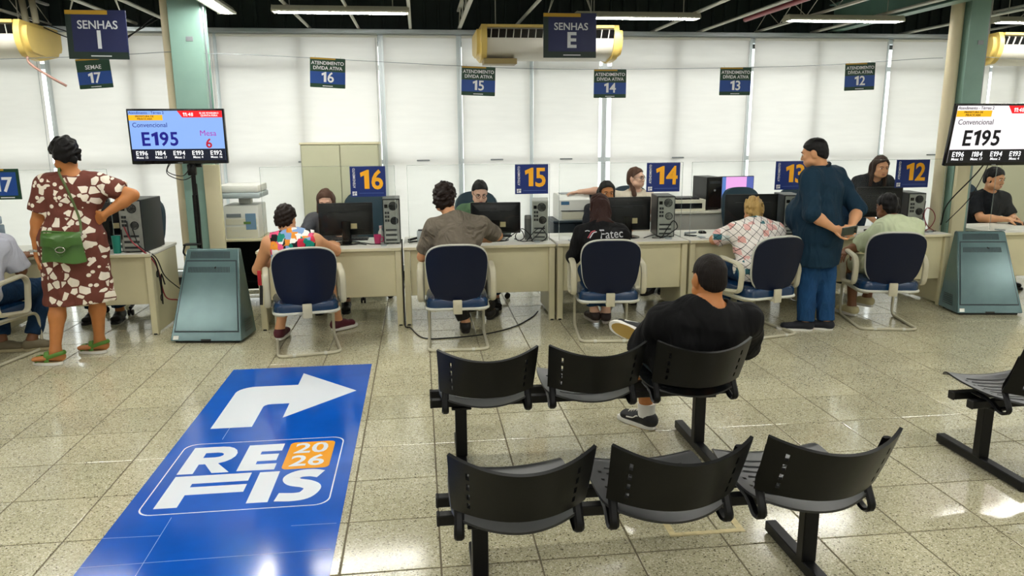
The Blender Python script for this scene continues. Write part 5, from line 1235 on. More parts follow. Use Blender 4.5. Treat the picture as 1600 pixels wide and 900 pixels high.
# customer at counter 16
put('person in a colourful patterned sleeveless top seated at the left navy chair', (-.95,6.03), dict(pel=(-.95,6.02,.545), mid=(-.97,6.08,.68), chs=(-1.02,6.17,.80), nek=(-1.06,6.24,.915), head=(-1.10,6.31,1.035), shL=(-1.225,6.19,.85), shR=(-.86,6.24,.85),
  elL=(-1.35,6.30,.62), wrL=(-1.26,6.53,.70), elR=(-.73,6.42,.74), wrR=(-.78,6.66,.765), hipL=(-1.05,6.05,.53), hipR=(-.86,6.07,.53), knL=(-1.13,6.40,.50), anL=(-1.215,6.33,.105), knR=(-.80,6.44,.50), anR=(-.76,6.58,.10), toeL=(-1.19,6.55,.1), toeR=(-.60,6.72,.1)),
  SK_LIGHT, dict(bulk=1.12, head=.94, arm=1.12, face=(-14,12), hair=hair_short(.016, nape=(0,-.085,-.085), nz=(.006,110,4)), hairm=HDB, top=(cloth_patches('colourful', ['#1a1a1c','#e9e6e2','#d9537c','#16806f','#e9e6e2','#d98a2e','#1a1a1c','#7d9cc8','#c22c44'], 22), .0, .47), topname='sleeveless_top', fit=.016, bottom=(cloth('beige_short','#8a7a68'), .95), botname='shorts', shoes=(mat('shoe_maroon','#4e1622',.65), sole_w), neckhole=1.15))
# customer at counter 15
put('man in a grey T-shirt leaning on the desk', (.28,6.02), dict(pel=(.28,6.0,.55), mid=(.285,6.06,.72), chs=(.30,6.14,.885), nek=(.26,6.22,1.03), head=(.205,6.30,1.175), shL=(.095,6.16,.95), shR=(.50,6.19,.955), elL=(.0,6.24,.70), wrL=(.07,6.50,.745), elR=(.655,6.37,.845), wrR=(.475,6.60,.775),
  hipL=(.19,6.03,.535), hipR=(.37,6.03,.535), knL=(.2,6.42,.51), anL=(.36,6.36,.095), knR=(.46,6.5,.52), anR=(.62,6.80,.10), toeL=(.36,6.6,.1), toeR=(.7,7.0,.1), hdR=(-.9,.3,-.1), hnR=(0,0,-1)),
  SK_LIGHT, dict(bulk=1.05, head=1.0, face=(-12,8), hair=hair_short(.021, nape=(0,-.08,-.085), nz=(.009,85,6), top=.012), hairm=HDB, top=(cloth('grey_tee','#6f675b',.85,1.0,9), .82, .46), fit=.018, sleevew=1.3, bottom=(cloth('dark_trousers','#2b2a26',.85,.5,12), 1.95), shoes=(shoe_dk, shoe_dk), glasses=True))
# customer at counter 14
lh = [((0,-.06,.02),(.0,-.10,-.16),(.085,.05),(.088,.045)), ((0,-.10,-.16),(.01,-.13,-.27),(.088,.045),(.05,.03))]
g14 = put('girl with long wavy dark hair in a black printed shirt', (1.55,6.06), dict(pel=(1.55,6.05,.55), mid=(1.54,6.11,.68), chs=(1.525,6.18,.81), nek=(1.53,6.26,.945), head=(1.535,6.33,1.08), shL=(1.35,6.2,.865), shR=(1.705,6.21,.865), elL=(1.30,6.27,.66), wrL=(1.42,6.50,.75), elR=(1.77,6.30,.68), wrR=(1.66,6.55,.755),
  hipL=(1.46,6.08,.535), hipR=(1.64,6.08,.535), knL=(1.46,6.45,.50), anL=(1.53,6.42,.13), knR=(1.65,6.45,.50), anR=(1.625,6.38,.13), toeL=(1.5,6.6,.1), toeR=(1.68,6.6,.1)),
  SK_FAIR, dict(bulk=1.0, head=.95, face=(-6,10), hair=hair_long(lh, nz=(.008,(75,75,18),9)), hairm=HRED, top=(blk, 1.8, .46), fit=.016, bottom=(denim_dk, 1.85), shoes=(mat('shoe_brownblack','#2a1d1a',.6), mat('sole_grey','#9a948c',.6))))
def project_print(me, ob, root, off=.003):
    from mathutils.bvhtree import BVHTree
    bv = BVHTree.FromPolygons([v.co for v in ob.data.vertices], [tuple(p.vertices) for p in ob.data.polygons])
    for v in me.vertices:
        h = bv.ray_cast(Vector((v.co.x, -1.5, v.co.z)), Vector((0,1,0)))
        if h[0] is not None: v.co.y = h[0].y-off
    me.update()
shirt14 = [o for o in g14.children if o.name.startswith('shirt')][0]
me = text_mesh('Fatec', .10, .004, 0); me.transform(Matrix.Rotation(PI/2, 4, 'X')); me.transform(Matrix.Translation((.035,0,.875))); me.materials.clear(); me.materials.append(mat('print_grey','#b5b5b8',.7)); project_print(me, shirt14, g14); link('shirt_print', me, g14)
def ribbon(pts, w):
    m_ = MB(); P_ = smooth_path([(a,0,b) for a, b in pts], 6); vs = []
    for i, p in enumerate(P_):
        d_ = nrm(P_[min(i+1,len(P_)-1)]-P_[max(i-1,0)]); q_ = V(-d_[2],0,d_[0])*w; vs += [p+q_, p-q_]
    return m_.add(vs, [(2*i,2*i+1,2*i+3,2*i+2) for i in range(len(P_)-1)])
for pts, c_ in (([(-.165,.845),(-.145,.875),(-.13,.895),(-.10,.905)],'#b9505a'), ([(-.185,.90),(-.165,.905),(-.145,.90)],'#b5b5b8'), ([(-.15,.845),(-.13,.875),(-.115,.89),(-.09,.897)],'#c9c9cc')):
    me = ribbon(pts, .0035).mesh('shirt_print', mat('print_'+c_, c_, .7)); project_print(me, shirt14, g14); link('shirt_print', me, g14)
# customer at counter 13
put('blonde woman in a white patterned blouse seated beside the standing man', (2.88,6.04), dict(pel=(2.87,6.03,.55), mid=(2.88,6.10,.68), chs=(2.91,6.19,.805), nek=(2.93,6.27,.915), head=(2.945,6.36,1.03), shL=(2.72,6.2,.85), shR=(3.105,6.21,.845), elL=(2.60,6.36,.765), wrL=(2.78,6.60,.775), elR=(3.2,6.4,.72), wrR=(3.10,6.62,.76),
  hipL=(2.77,6.06,.53), hipR=(2.96,6.06,.53), knL=(2.74,6.42,.50), anL=(2.755,6.46,.10), knR=(2.98,6.42,.50), anR=(2.96,6.48,.10)),
  SK_LIGHT, dict(bulk=1.15, head=.92, arm=1.05, face=(-8,14), hair=hair_long([((0,-.09,.03),(0,-.115,.0),(.05,.035),(.05,.035)),((.01,-.10,-.02),(.0,-.11,-.09),(.055,.03),(.03,.02))], nape=(0,-.07,-.085), nz=(.010,75,4)), hairm=HBL,
   top=(cloth_patches('lattice', ['#e8e2da','#e4ddd6','#dda79d','#e8e2da','#e8e2da','#d3dcd9','#e8e2da','#e4ddd6','#e0b0a8','#e8e2da','#3b6f78'], 20, lines='#23262c', lw=.035, diamond=True), .85, .46), topname='blouse', fit=.02, sleevew=1.4, bottom=(denim_dk, 1.9), shoes=(shoe_dk, sole_w)))
# customer at counter 12
put('person in a pale green T-shirt seated at the rightmost navy chair', (4.13,6.08), dict(pel=(4.12,6.07,.55), mid=(4.16,6.13,.67), chs=(4.24,6.21,.80), nek=(4.265,6.29,.91), head=(4.235,6.37,1.03), shL=(4.105,6.22,.845), shR=(4.45,6.25,.85), elL=(3.985,6.38,.655), wrL=(3.83,6.30,.655), elR=(4.57,6.42,.72), wrR=(4.42,6.62,.765),
  hipL=(4.03,6.10,.53), hipR=(4.21,6.10,.53), knL=(4.01,6.46,.50), anL=(4.005,6.42,.10), knR=(4.28,6.46,.51), anR=(4.20,6.50,.16), toeL=(3.95,6.65,.1), toeR=(4.1,6.7,.1), hdL=(-.6,-.5,-.3), hnL=(0,0,-1)),
  SK_BROWN, dict(bulk=1.05, head=.95, face=(10,10), hair=hair_short(.016, nape=(0,-.08,-.09), nz=(.006,80,4)), hairm=HB, top=(cloth('pale_green','#c8d2ae',.85,.5,8), .95, .46), fit=.02, sleevew=1.8, bottom=(cloth('light_shorts','#b9bda0',.85), .95), botname='shorts', shoes=(mat('shoe_cream','#c9bf95',.6), sole_w)))
# standing man
X35 = V(.82,.57,0)
put('heavy standing man in a dark blue shirt holding a phone behind his back', (3.40,6.02), dict(pel=(3.42,6.06,.86), mid=(3.41,6.07,1.03), chs=(3.43,6.09,1.22), nek=(3.415,6.10,1.385), head=(3.345,6.10,1.53), shL=(3.255,5.985,1.32), shR=(3.61,6.19,1.325), elL=(3.22,5.84,1.035), wrL=(3.40,5.80,.915), elR=(3.735,6.02,1.045), wrR=(3.585,5.86,.915),
  hipL=(3.32,6.00,.84), hipR=(3.50,6.12,.84), knL=(3.325,6.02,.47), anL=(3.315,5.99,.085), knR=(3.49,6.03,.47), anR=(3.50,5.985,.085), toeL=(3.08,6.06,.085), toeR=(3.30,6.08,.085), hdL=(.95,-.1,-.25), hnL=(.1,-.9,.3), hdR=(-.9,-.2,-.3), hnR=(0,-.9,.35)),
  SK_LIGHT, dict(bulk=1.28, belly=.13, head=1.02, arm=1.12, neck=1.15, face=(48,14), hair=hair_short(.008, nape=(0,-.088,-.078), nz=(.0015,90,3)), hairm=HB, top=(cloth('dark_blue_shirt','#0d2a3c',.75,.6,6), 1.05, .57), fit=.02, sleevew=1.6,
   extra=lambda J: [seg(J['pel'], J['pel']-V(0,0,.30), (.235,.185), (.235,.17), X35, .05)], bottom=(denim, 2.0), legw=.03, shoes=(mat('shoe_navy','#12151f',.7), sole_w), footlen=.25, collar=cloth('dark_collar','#081722'), res=.011, cres=.01))
t = thing('phone', 'dark smartphone held behind the standing man', 'phone', (3.50,5.735,.905), rot=(math.radians(12),math.radians(-6),math.radians(8))); MB().box((0,0,0),(.15,.009,.075),.004).build('phone_case', mat('phone_green','#2c352c',.3), t)
for q in ((.05,.015),(.05,-.012)): MB().cyl((q[0],-.0075,q[1]),(q[0],-.0045,q[1]),.009,n=10).build('lens', black_gloss, t)
# woman in the brown dress
wm = put('woman standing in a brown and white patterned dress with hand on hip', (-2.62,6.02), dict(pel=(-2.645,6.03,.93), mid=(-2.625,6.04,1.12), chs=(-2.60,6.05,1.27), nek=(-2.60,6.05,1.425), head=(-2.635,6.055,1.575), shL=(-2.775,6.0,1.355), shR=(-2.425,6.09,1.36), elL=(-2.865,6.0,1.08), wrL=(-2.885,5.98,.83), elR=(-2.19,6.08,1.265), wrR=(-2.375,5.99,1.13),
  hipL=(-2.75,6.0,.90), hipR=(-2.54,6.06,.90), knL=(-2.77,5.95,.48), anL=(-2.805,5.88,.108), knR=(-2.55,6.10,.48), anR=(-2.595,6.16,.108), toeL=(-3.0,5.85,.108), toeR=(-2.79,6.13,.108), hdL=(.05,.1,-1), hnL=(1,.2,0), hdR=(-.75,.3,-.5), hnR=(-.3,.6,-.2)),
  SK_TAN, dict(bulk=1.1, head=.98, arm=1.08, leg=1.0, face=(38,22), waistw=.132, hair=hair_long([((0,-.08,.06),(.0,-.10,.02),(.06,.045),(.055,.04)),((.03,-.11,.04),(.06,-.12,-.03),.022,.014),((-.02,-.11,.0),(-.01,-.10,-.06),.03,.015)], nape=(0,-.088,-.10), th=.02, nz=(.011,70,5)), hairm=HB,
   top=(cloth_leafy('brown_print','#673a30','#e6dccb'), .72, .45), topname='dress', fit=.018, sleevew=1.5, neckhole=1.35, skirt=lambda J: seg(J['pel']+V(0,0,.02), J['pel']-V(0,0,.5), (.225,.165), (.25,.18), V(.97,.22,0), .06), res=.01, cres=.0095))
# her sandals
grn = mat('sandal_green', '#4f7a2a', .5)
for ax_, ay_ in ((-2.805,5.88),(-2.595,6.16)):
    t = thing('sandal', 'green strapped sandal on the %s foot of the woman in the dress' % ('nearer' if ay_ < 6 else 'farther'), 'sandal', (ax_, ay_, 0), 171, group='green sandals'); out = [(.02+.0+.135*math.cos(a)*(1 if math.cos(a) > 0 else .75)+.03, .052*math.sin(a)) for a in np.linspace(0,2*PI,25)[:-1]]
    MB().prism(out, .002, .024, 'z').build('sole', sole_w, t); MB().prism([(p[0]*.97+.001,p[1]*.93) for p in out], .0242, .029, 'z').build('footbed', mat('footbed','#8f7a55',.7), t)
    for xx, hh in ((.125,.062),(.055,.092)): MB().tube([(xx-.005,-.045,.026),(xx,-.04,hh*.75),(xx+.008,-.012,hh+.006),(xx+.008,.012,hh+.006),(xx,.04,hh*.75),(xx-.005,.045,.026)], .0055, 8, flat=3.6, hint=(1,0,0)).build('strap', grn, t)
    MB().tube(smooth_path([(.05,-.044,.06),(-.03,-.046,.088),(-.074,0,.098),(-.03,.046,.088),(.05,.044,.06)],4), .0055, 8, flat=2.6).build('heel_strap', grn, t)
# her bag
bagm = mat('bag_green', '#3b5f24', .38, noise=.12, nscale=9, bump=.05, bscale=70)
t = thing('handbag', 'green leather shoulder bag with silver buckle on the woman in the dress', 'bag', (-2.615,5.80,.80), 8)
t.scale = (.88,.88,1.0)
def bagp(u, v):
    a = -1+2*u; return V(a*(.165-.03*v)*(1), -.05*(1-a**4)*(1-.4*v)-.012, .005+.20*v+.012*math.sin(u*6)*(1-v))
MB().sheet(bagp, 20, 10, .006).build('front_panel', bagm, t); MB().sheet(lambda u, v: bagp(u, v)*V(1,-.7,1), 20, 10, .006).build('back_panel', bagm, t)
MB().sheet(lambda u, v: bagp(u, 0)*V(1,1-1.7*v,1)+V(0,0,.0), 20, 3, .005).build('bag_base', bagm, t)
def flap(u, v):
    a = -1+2*u; z0 = .215; dpt = .085+.055*max(0,1-(a/.45)**2) if True else 0; y = -.072*(1-a**4*.6)
    return V(a*(.14+.02*v), (.03-.03*2*v if v < .5 else 0)+y*min(1,v*2)-.006, z0+.012*math.sin(v*PI)*(v < .5)-(0 if v < .3 else (v-.3)/.7*dpt))
fo = MB().sheet(flap, 20, 10, .006).build('flap', bagm, t)
bk = MB().tube([( .035*math.cos(a)+.0, -.088, .105+.02*math.sin(a)) for a in np.linspace(0,2*PI,18)[:-1]], .0045, 6, True).build('buckle', mat('silver','#c9c9c4',.2,.9), fo)
MB().tube(smooth_path([(-.05,-.08,.125),(-.03,-.088,.08),(0,-.09,.058),(.03,-.088,.08),(.05,-.08,.125)],4), .006, 6, flat=.4).build('closing_strap', bagm, fo)
MB().tube(smooth_path([(-.14,.0,.21),(-.13,-.01,.235),(0,-.012,.225),(.1,0,.215)],4), .008, 6).build('top_handle', bagm, t)
for s in (-1,1): MB().cyl((s*.14,0,.19),(s*.14,0,.22),.012,n=10).build('strap_ring', MATS['silver'], t)
MB().tube(smooth_path([(.145,.0,.21),(.135,.055,.30),(.10,.075,.42),(.06,.075,.54),(.01,.11,.645),(-.005,.17,.682),(-.02,.25,.65)],5), .010, 6, flat=.35, hint=(0,1,0)).build('shoulder_strap', mat('strap_olive','#4a5a2c',.5), t)
t = tag(MB().lathe([(.031,-.012),(.034,0),(.031,.012),(.028,.012),(.028,-.012)], (-2.882,5.983,.868), 20, (.05,.1,1)).build('bracelet', MATS['silver']), 'silver bracelet on the wrist of the woman in the dress', 'bracelet')
# man on the bench
def vans(so, hl, tp, x, u_, d, s):
    sd = -1 if s == 'L' else 1
    for e in (-1,1):
        p = [hl+d*.02+u_*.03+x*e*.039, hl+d*.075+u_*.032+x*e*.040, hl+d*.10+u_*.016+x*e*.043, hl+d*.15+u_*.008+x*e*.044]
        MB().tube(smooth_path(p,4), .0045, 6).build('side_stripe', sole_w, so)
    for k in range(4): MB().tube([hl+d*(.095+.02*k)+u_*(.052-.006*k)-x*.02, hl+d*(.1+.02*k)+u_*(.056-.006*k), hl+d*(.095+.02*k)+u_*(.052-.006*k)+x*.02], .0035, 5).build('lace', sole_w, so)
    n_ = MB(); ctr = hl-u_*.0375
    for k in range(9):
        c_ = ctr+d*(.0+k*.022); n_.box(c_, (.062,.012,.003), 0, np.stack([x, d, u_],1))
    n_.build('sole_tread', mat('gum_sole','#b59a5a',.6), so)
    ov = [hl+d*(.095+.125*math.cos(a))+x*.041*math.sin(a)-u_*.0372 for a in np.linspace(0,2*PI,24)[:-1]]; g_ = MB(); nn = len(ov); g_.add(ov+[p-u_*.0025 for p in ov], [(i,(i+1)%nn,nn+(i+1)%nn,nn+i) for i in range(nn)]+[tuple(range(nn)), tuple(range(nn,2*nn))]); g_.build('outsole', mat('gum_base','#a3853f',.6), so)
bm_ = put('man in a black T-shirt sitting cross-legged on the bench, seen from behind', (1.40,3.62), dict(pel=(1.385,3.63,.535), mid=(1.395,3.58,.665), chs=(1.425,3.56,.755), nek=(1.44,3.56,.84), head=(1.452,3.60,.985), shL=(1.215,3.585,.770), shR=(1.66,3.585,.760), elL=(1.155,3.74,.575), wrL=(1.30,3.93,.62), elR=(1.725,3.74,.565), wrR=(1.56,3.93,.62),
  hipL=(1.29,3.66,.52), hipR=(1.48,3.66,.52), knL=(1.24,4.02,.515), anL=(1.285,4.04,.095), knR=(1.60,4.0,.545), anR=(1.255,4.02,.605), toeL=(1.15,4.24,.095), toeR=(1.16,4.22,.63), tiltR=(1,0,0), upR=(.9,.42,.12)),
  SK_TAN, dict(bulk=1.15, head=1.03, arm=1.2, neck=1.15, face=(4,4), hair=hair_short(.005, nape=(0,-.08,-.06), nz=(.001,90,3)), hairm=hair_m('buzz','#17110e',.6), top=(cloth('black_tee','#08080a',.8,.5,6), .98, .46), fit=.02, sleevew=1.6, neckhole=1.62, trap=.055, bottom=(cloth('dark_shorts','#1d2c31',.85), 1.0), botname='shorts', shoes=(shoe_blk, sole_w), shoedeco=vans, res=.008, cres=.0065, footlen=.225))
for q, a in (('L',(1.285,4.04,.095)),('R',(1.255,4.02,.605))):
    p = V(*a)-V(1.40,3.62,0); dirv = V(0,-.0,1) if q == 'L' else nrm(V(.345,-.02,-.06)); MB().cyl(p-dirv*.02, p+dirv*.06, .050, .052, 16).build('sock', mat('sock_white','#dad9d4',.8), bm_)
# man at the left edge
put('man in a white shirt and jeans seated at the left edge', (-3.40,6.05), dict(pel=(-3.40,6.03,.55), mid=(-3.39,6.09,.69), chs=(-3.385,6.17,.83), nek=(-3.40,6.25,.955), head=(-3.44,6.31,1.09), shL=(-3.60,6.17,.885), shR=(-3.215,6.2,.885), elL=(-3.68,6.3,.68), wrL=(-3.5,6.55,.75), elR=(-3.16,6.26,.67), wrR=(-3.25,6.50,.74),
  hipL=(-3.49,6.06,.53), hipR=(-3.31,6.06,.53), knL=(-3.45,6.46,.50), anL=(-3.40,6.30,.095), knR=(-3.10,6.46,.50), anR=(-3.17,6.30,.095), toeL=(-3.2,6.32,.1), toeR=(-2.95,6.36,.1)),
  SK_BROWN, dict(bulk=1.08, head=1.0, face=(6,8), hair=hair_short(.010), hairm=HGR, top=(cloth('white_shirt','#b9bcc8',.8,.5,8), .95, .45), fit=.02, sleevew=1.7, bottom=(denim_dk, 1.9), shoes=(mat('shoe_tan','#6f6650',.7), mat('sole_tan','#a39877',.7))))
# ---- staff (facing the hall)
def staff(label, x, y, head, nek, shz, shw, sk, look, top, seat=.47, extra=None, yaw=180):
    hx, hy, hz = head; nx, ny, nz = nek
    J = dict(pel=(x,y,seat+.09), mid=(x+(nx-x)*.35, y+(ny-y)*.3, seat+.09+(nz-seat-.09)*.42), chs=(x+(nx-x)*.75, y+(ny-y)*.7, shz-.06), nek=nek, head=head, shL=(nx+shw, ny+.02, shz), shR=(nx-shw, ny+.02, shz),
      elL=(nx+shw+.06, ny-.10, shz-.22), elR=(nx-shw-.06, ny-.10, shz-.22), wrL=(nx+.10, ny-.26, max(.765, shz-.2)), wrR=(nx-.10, ny-.26, max(.765, shz-.2)), hipL=(x+.09,y-.02,seat+.07), hipR=(x-.09,y-.02,seat+.07),
      knL=(x+.12,y-.40,.50), knR=(x-.12,y-.40,.50), anL=(x+.12,y-.36,.09), anR=(x-.12,y-.36,.09), toeL=(x+.13,y-.56,.09), toeR=(x-.13,y-.56,.09))
    J.update(extra or {}); L = dict(bulk=.95, head=.92, face=(yaw,18), fit=.016, bottom=(denim_dk, 1.9), shoes=(shoe_dk, shoe_dk)); L.update(look); L['top'] = top
    return put(label, (x,y), J, sk, L)
side = lambda l=.28: [((.07,-.01,.04),(.086,.02,-l*.6),(.016,.034),(.016,.026)), ((-.07,-.01,.04),(-.086,.02,-l*.6),(.016,.034),(.016,.026)), ((0,-.05,0),(0,-.08,-l),(.085,.04),(.075,.03))]
staff('staff member with long brown hair behind the monitor of the colourful-top customer', -.88, 7.74, (-.925,7.56,1.07), (-.915,7.64,.925), .865, .165, SK_FAIR, dict(hair=hair_long(side(.2)), hairm=HBR, face=(180,22)), (cloth('grey_staff','#4a4b50'), .8, .48), extra=dict(elR=(-1.15,7.46,.74), wrR=(-1.10,7.24,.77)))
staff('staff woman in a green jacket with glasses and tied dark hair', .60, 7.68, (.595,7.50,1.135), (.60,7.58,.985), .93, .175, SK_FAIR, dict(hair=hair_long([((-.03,-.06,-.02),(-.075,.03,-.2),(.03,.03),(.025,.025))], nape=(0,-.08,-.07)), hairm=HB, face=(184,26), glasses=True), (cloth('green_jacket','#4f6a4e',.8,.5,8), 1.9, .48))
staff('staff woman with long dark hair mostly hidden behind a monitor', 1.98, 7.70, (1.925,7.62,1.105), (1.94,7.68,.955), .90, .165, SK_TAN, dict(hair=hair_long(side(.22)), hairm=HB, face=(180,10)), (cloth('dark_staff','#22242a'), .9, .48))
staff('staff woman in a cream top with glasses resting her arm on the printer', 2.36, 8.02, (2.335,7.97,1.225), (2.34,8.0,1.07), .995, .165, SK_FAIR, dict(hair=hair_long([((.03,-.05,-.04),(.06,.03,-.2),(.035,.03),(.03,.025))], nape=(0,-.075,-.08)), hairm=HBR, face=(224,2), glasses=True), (cloth('cream_top','#d3c7b4',.8,.4,9), .55, .48), extra=dict(knL=(2.62,7.72,.5), knR=(2.45,7.66,.5), anL=(2.6,7.75,.09), anR=(2.45,7.7,.09), elR=(1.98,8.03,1.085), wrR=(1.74,8.07,1.075), hdR=(-1,.05,-.1), hnR=(0,0,-1)))
staff('young staff woman with long straight hair leaning over the rightmost counter', 4.86, 7.98, (4.845,7.47,1.335), (4.85,7.56,1.215), 1.16, .165, SK_LIGHT, dict(hair=hair_long(side(.36)), hairm=hair_m('chestnut','#2e1d15'), face=(176,14), bulk=.92), (cloth('dark_tee','#15181d',.8,.5,8), .7, .86),
  extra=dict(pel=(4.86,7.98,.90), mid=(4.855,7.86,1.0), chs=(4.85,7.68,1.10), hipL=(4.95,7.97,.88), hipR=(4.77,7.97,.88), knL=(4.95,7.98,.48), knR=(4.77,7.98,.48), anL=(4.95,8.02,.09), anR=(4.77,8.02,.09), toeL=(4.96,7.8,.09), toeR=(4.76,7.8,.09), elR=(4.63,7.46,.93), wrR=(4.72,7.27,.775), elL=(5.07,7.46,.93), wrL=(4.98,7.27,.775)))
staff('bearded staff man in a dark T-shirt working beside the right column', 6.33, 7.78, (6.275,7.58,1.185), (6.30,7.66,1.03), .95, .19, SK_LIGHT, dict(hair=hair_short(.014), hairm=HB, face=(200,12), beard=True, bulk=1.05, head=.98), (MATS['cloth_dark_tee'], .8, .48), extra=dict(elR=(6.10,7.50,.76), wrR=(6.24,7.27,.768), hdR=(.5,-.8,-.1)))
staff('staff member behind the desk hidden by the woman in the dress', -2.98, 7.66, (-3.0,7.48,1.08), (-2.99,7.56,.94), .88, .17, SK_TAN, dict(hair=hair_short(.012), hairm=HB), (cloth('white_staff','#cfd0cf'), 1.9, .48), extra=dict(elL=(-2.72,7.40,.78), wrL=(-2.60,7.22,.775)))
copy_tree(sc0, None, (2.42, 8.2, 0), 178, 'staff swivel chair under the woman in the cream top')
# ------------------------------------------------------------------ small things on and around the desks
t = thing('speaker', 'grey cylindrical speaker beside the pale computer tower', 'speaker', (1.005,6.98,DZ)); MB().lathe([(.03,0),(.033,.006),(.033,.222),(.029,.23)], n=20).build('body', mat('speaker_grey','#7b7d7a',.6), t); MB().lathe([(.0335,.02),(.0338,.02),(.0338,.2),(.0335,.2)], n=20).build('mesh_cover', mat('speaker_mesh','#696c6a',.8), t)
t = thing('cup', 'pink plastic cup beside the tower of the colourful-top customer', 'cup', (-.40,6.90,DZ)); MB().lathe([(.026,0),(.034,.09),(.032,.09),(.024,.004)], n=20).build('vessel', mat('cup_pink','#c2346a',.3), t); MB().tube([(.031,0,.07),(.055,0,.062),(.052,0,.03),(.028,0,.022)], .005, 6).build('handle', MATS['cup_pink'], t)
t = thing('bottle', 'small white bottle behind the pink cup', 'bottle', (-.372,6.985,DZ)); MB().lathe([(.022,0),(.024,.005),(.024,.10),(.012,.125),(.012,.135)], n=18).build('vessel', white_plastic, t); MB().lathe([(.014,.135),(.014,.16),(.0,.161)], n=14).build('cap', mat('cap_pink','#d9b9bb',.4), t)
t = thing('cup', 'teal tumbler half hidden by the woman in the dress', 'cup', (-2.605,6.74,DZ)); MB().lathe([(.03,0),(.036,.15),(.034,.15),(.028,.004)], n=20).build('vessel', mat('cup_teal','#1f7f6e',.35), t)
t = thing('card_box', 'clear box of cards on the desk of the man in the grey T-shirt', 'box', (.02,7.02,DZ)); MB().bx(-.06,.06,-.04,.04,0,.1,.004).build('box_shell', mat('box_clear','#cdd6da',.2,alpha=.7), t); MB().bx(-.05,.05,-.03,.03,.101,.112,.003).build('box_lid', darkgrey, t)
t = thing('stapler', 'small black stapler left of the man in the grey T-shirt', 'stapler', (-.07,6.98,DZ), 30); MB().bx(-.06,.06,-.015,.015,0,.012,.003).build('base', blackp, t); MB().box((0,0,.032),(.12,.026,.02),.005,rotm(0,-8,0)).build('arm', blackp, t)
t = thing('stapler', 'grey stapler lying on papers left of the blonde woman', 'stapler', (2.585,6.92,DZ+.004), -35); MB().bx(-.06,.06,-.015,.015,0,.012,.003).build('base', darkgrey, t); MB().box((0,0,.032),(.12,.026,.02),.005,rotm(0,-8,0)).build('arm', grey_metal, t)
def mouse(x, y, rz, lab):
    t = thing('computer_mouse', lab, 'mouse', (x,y,DZ), rz); m = MB(); m.ball((0,0,.012),(.032,.055,.022),14,8); m.v = [(a,b,max(c,0.)) for a,b,c in m.v]; m.build('shell', black_gloss, t); MB().cyl((-.004,-.03,.031),(.004,-.03,.031),.006,n=10).build('scroll_wheel', grey_metal, t)
mouse(2.765,7.08,15,'black computer mouse left of the blonde woman'); mouse(6.32,7.22,10,'black computer mouse under the hand of the bearded man')
def sheets(x, y, rz, n, lab, w=.21, l=.297):
    t = thing('paper_stack', lab, 'paper', (x,y,DZ), rz)
    for k in range(n): MB().box((random.uniform(-.008,.008),random.uniform(-.008,.008),.0008+.0022*k),(w,l,.0014),0,rotm(0,0,random.uniform(-5,5))).build('sheet', mat('paper','#e9e8e2',.7), t)
sheets(2.72,6.88,12,3,'loose papers on the desk of the blonde woman'); sheets(-3.3,7.05,5,12,'stack of papers on the left desk beside the white-shirted man'); sheets(6.55,7.02,-6,3,'papers on the desk at the right edge'); sheets(.1,6.86,-8,2,'papers under the arm of the man in the grey T-shirt'); sheets(1.33,6.95,4,2,'papers left of the long-haired girl'); sheets(4.15,6.93,8,2,'papers beside the customer in pale green'); sheets(-2.62,7.0,-4,2,'papers under the cables of the left tower')
def keyboard(x, y, rz, lab, m=None):
    t = thing('keyboard', lab, 'keyboard', (x,y,DZ), rz); MB().box((0,0,.009),(.43,.14,.016),.004).build('case', m or blackp, t); k_ = MB()
    for r in range(5):
        for c in range(14): k_.box((-.195+c*.03,-.05+r*.025,.0195),(.024,.02,.005))
    tag(k_.build('keys', darkgrey, t), kind='stuff')
keyboard(3.98,7.02,4,'black keyboard on the desk between the standing man and the rightmost customer'); keyboard(6.45,7.2,180,'black keyboard of the bearded man'); keyboard(-.72,7.24,180,'black keyboard behind the monitor of the colourful-top customer'); keyboard(.66,7.24,180,'black keyboard behind the monitor of the grey T-shirt man')
# office machine at the left edge
t = thing('office_printer', 'blue-grey office printer on the desk at the left edge', 'printer', (-3.98,7.2,DZ), 8); bg2 = mat('machine_blue','#5d7387',.45)
MB().bx(-.19,.19,-.17,.17,0,.2,.01).build('body', bg2, t); MB().bx(-.18,.18,-.16,.16,.205,.28,.012).build('scanner_lid', mat('machine_blue2','#7a8fa3',.4), t); MB().bx(-.15,.15,-.174,-.17,.03,.08,.002).build('paper_tray', mat('machine_dark','#33424f',.5), t); MB().box((0,.1,.34),(.3,.02,.14),.004,rotm(-25)).build('paper_support', bg2, t); MB().bx(-.16,-.02,-.176,-.171,.12,.17,.002).build('control_panel', black_gloss, t)
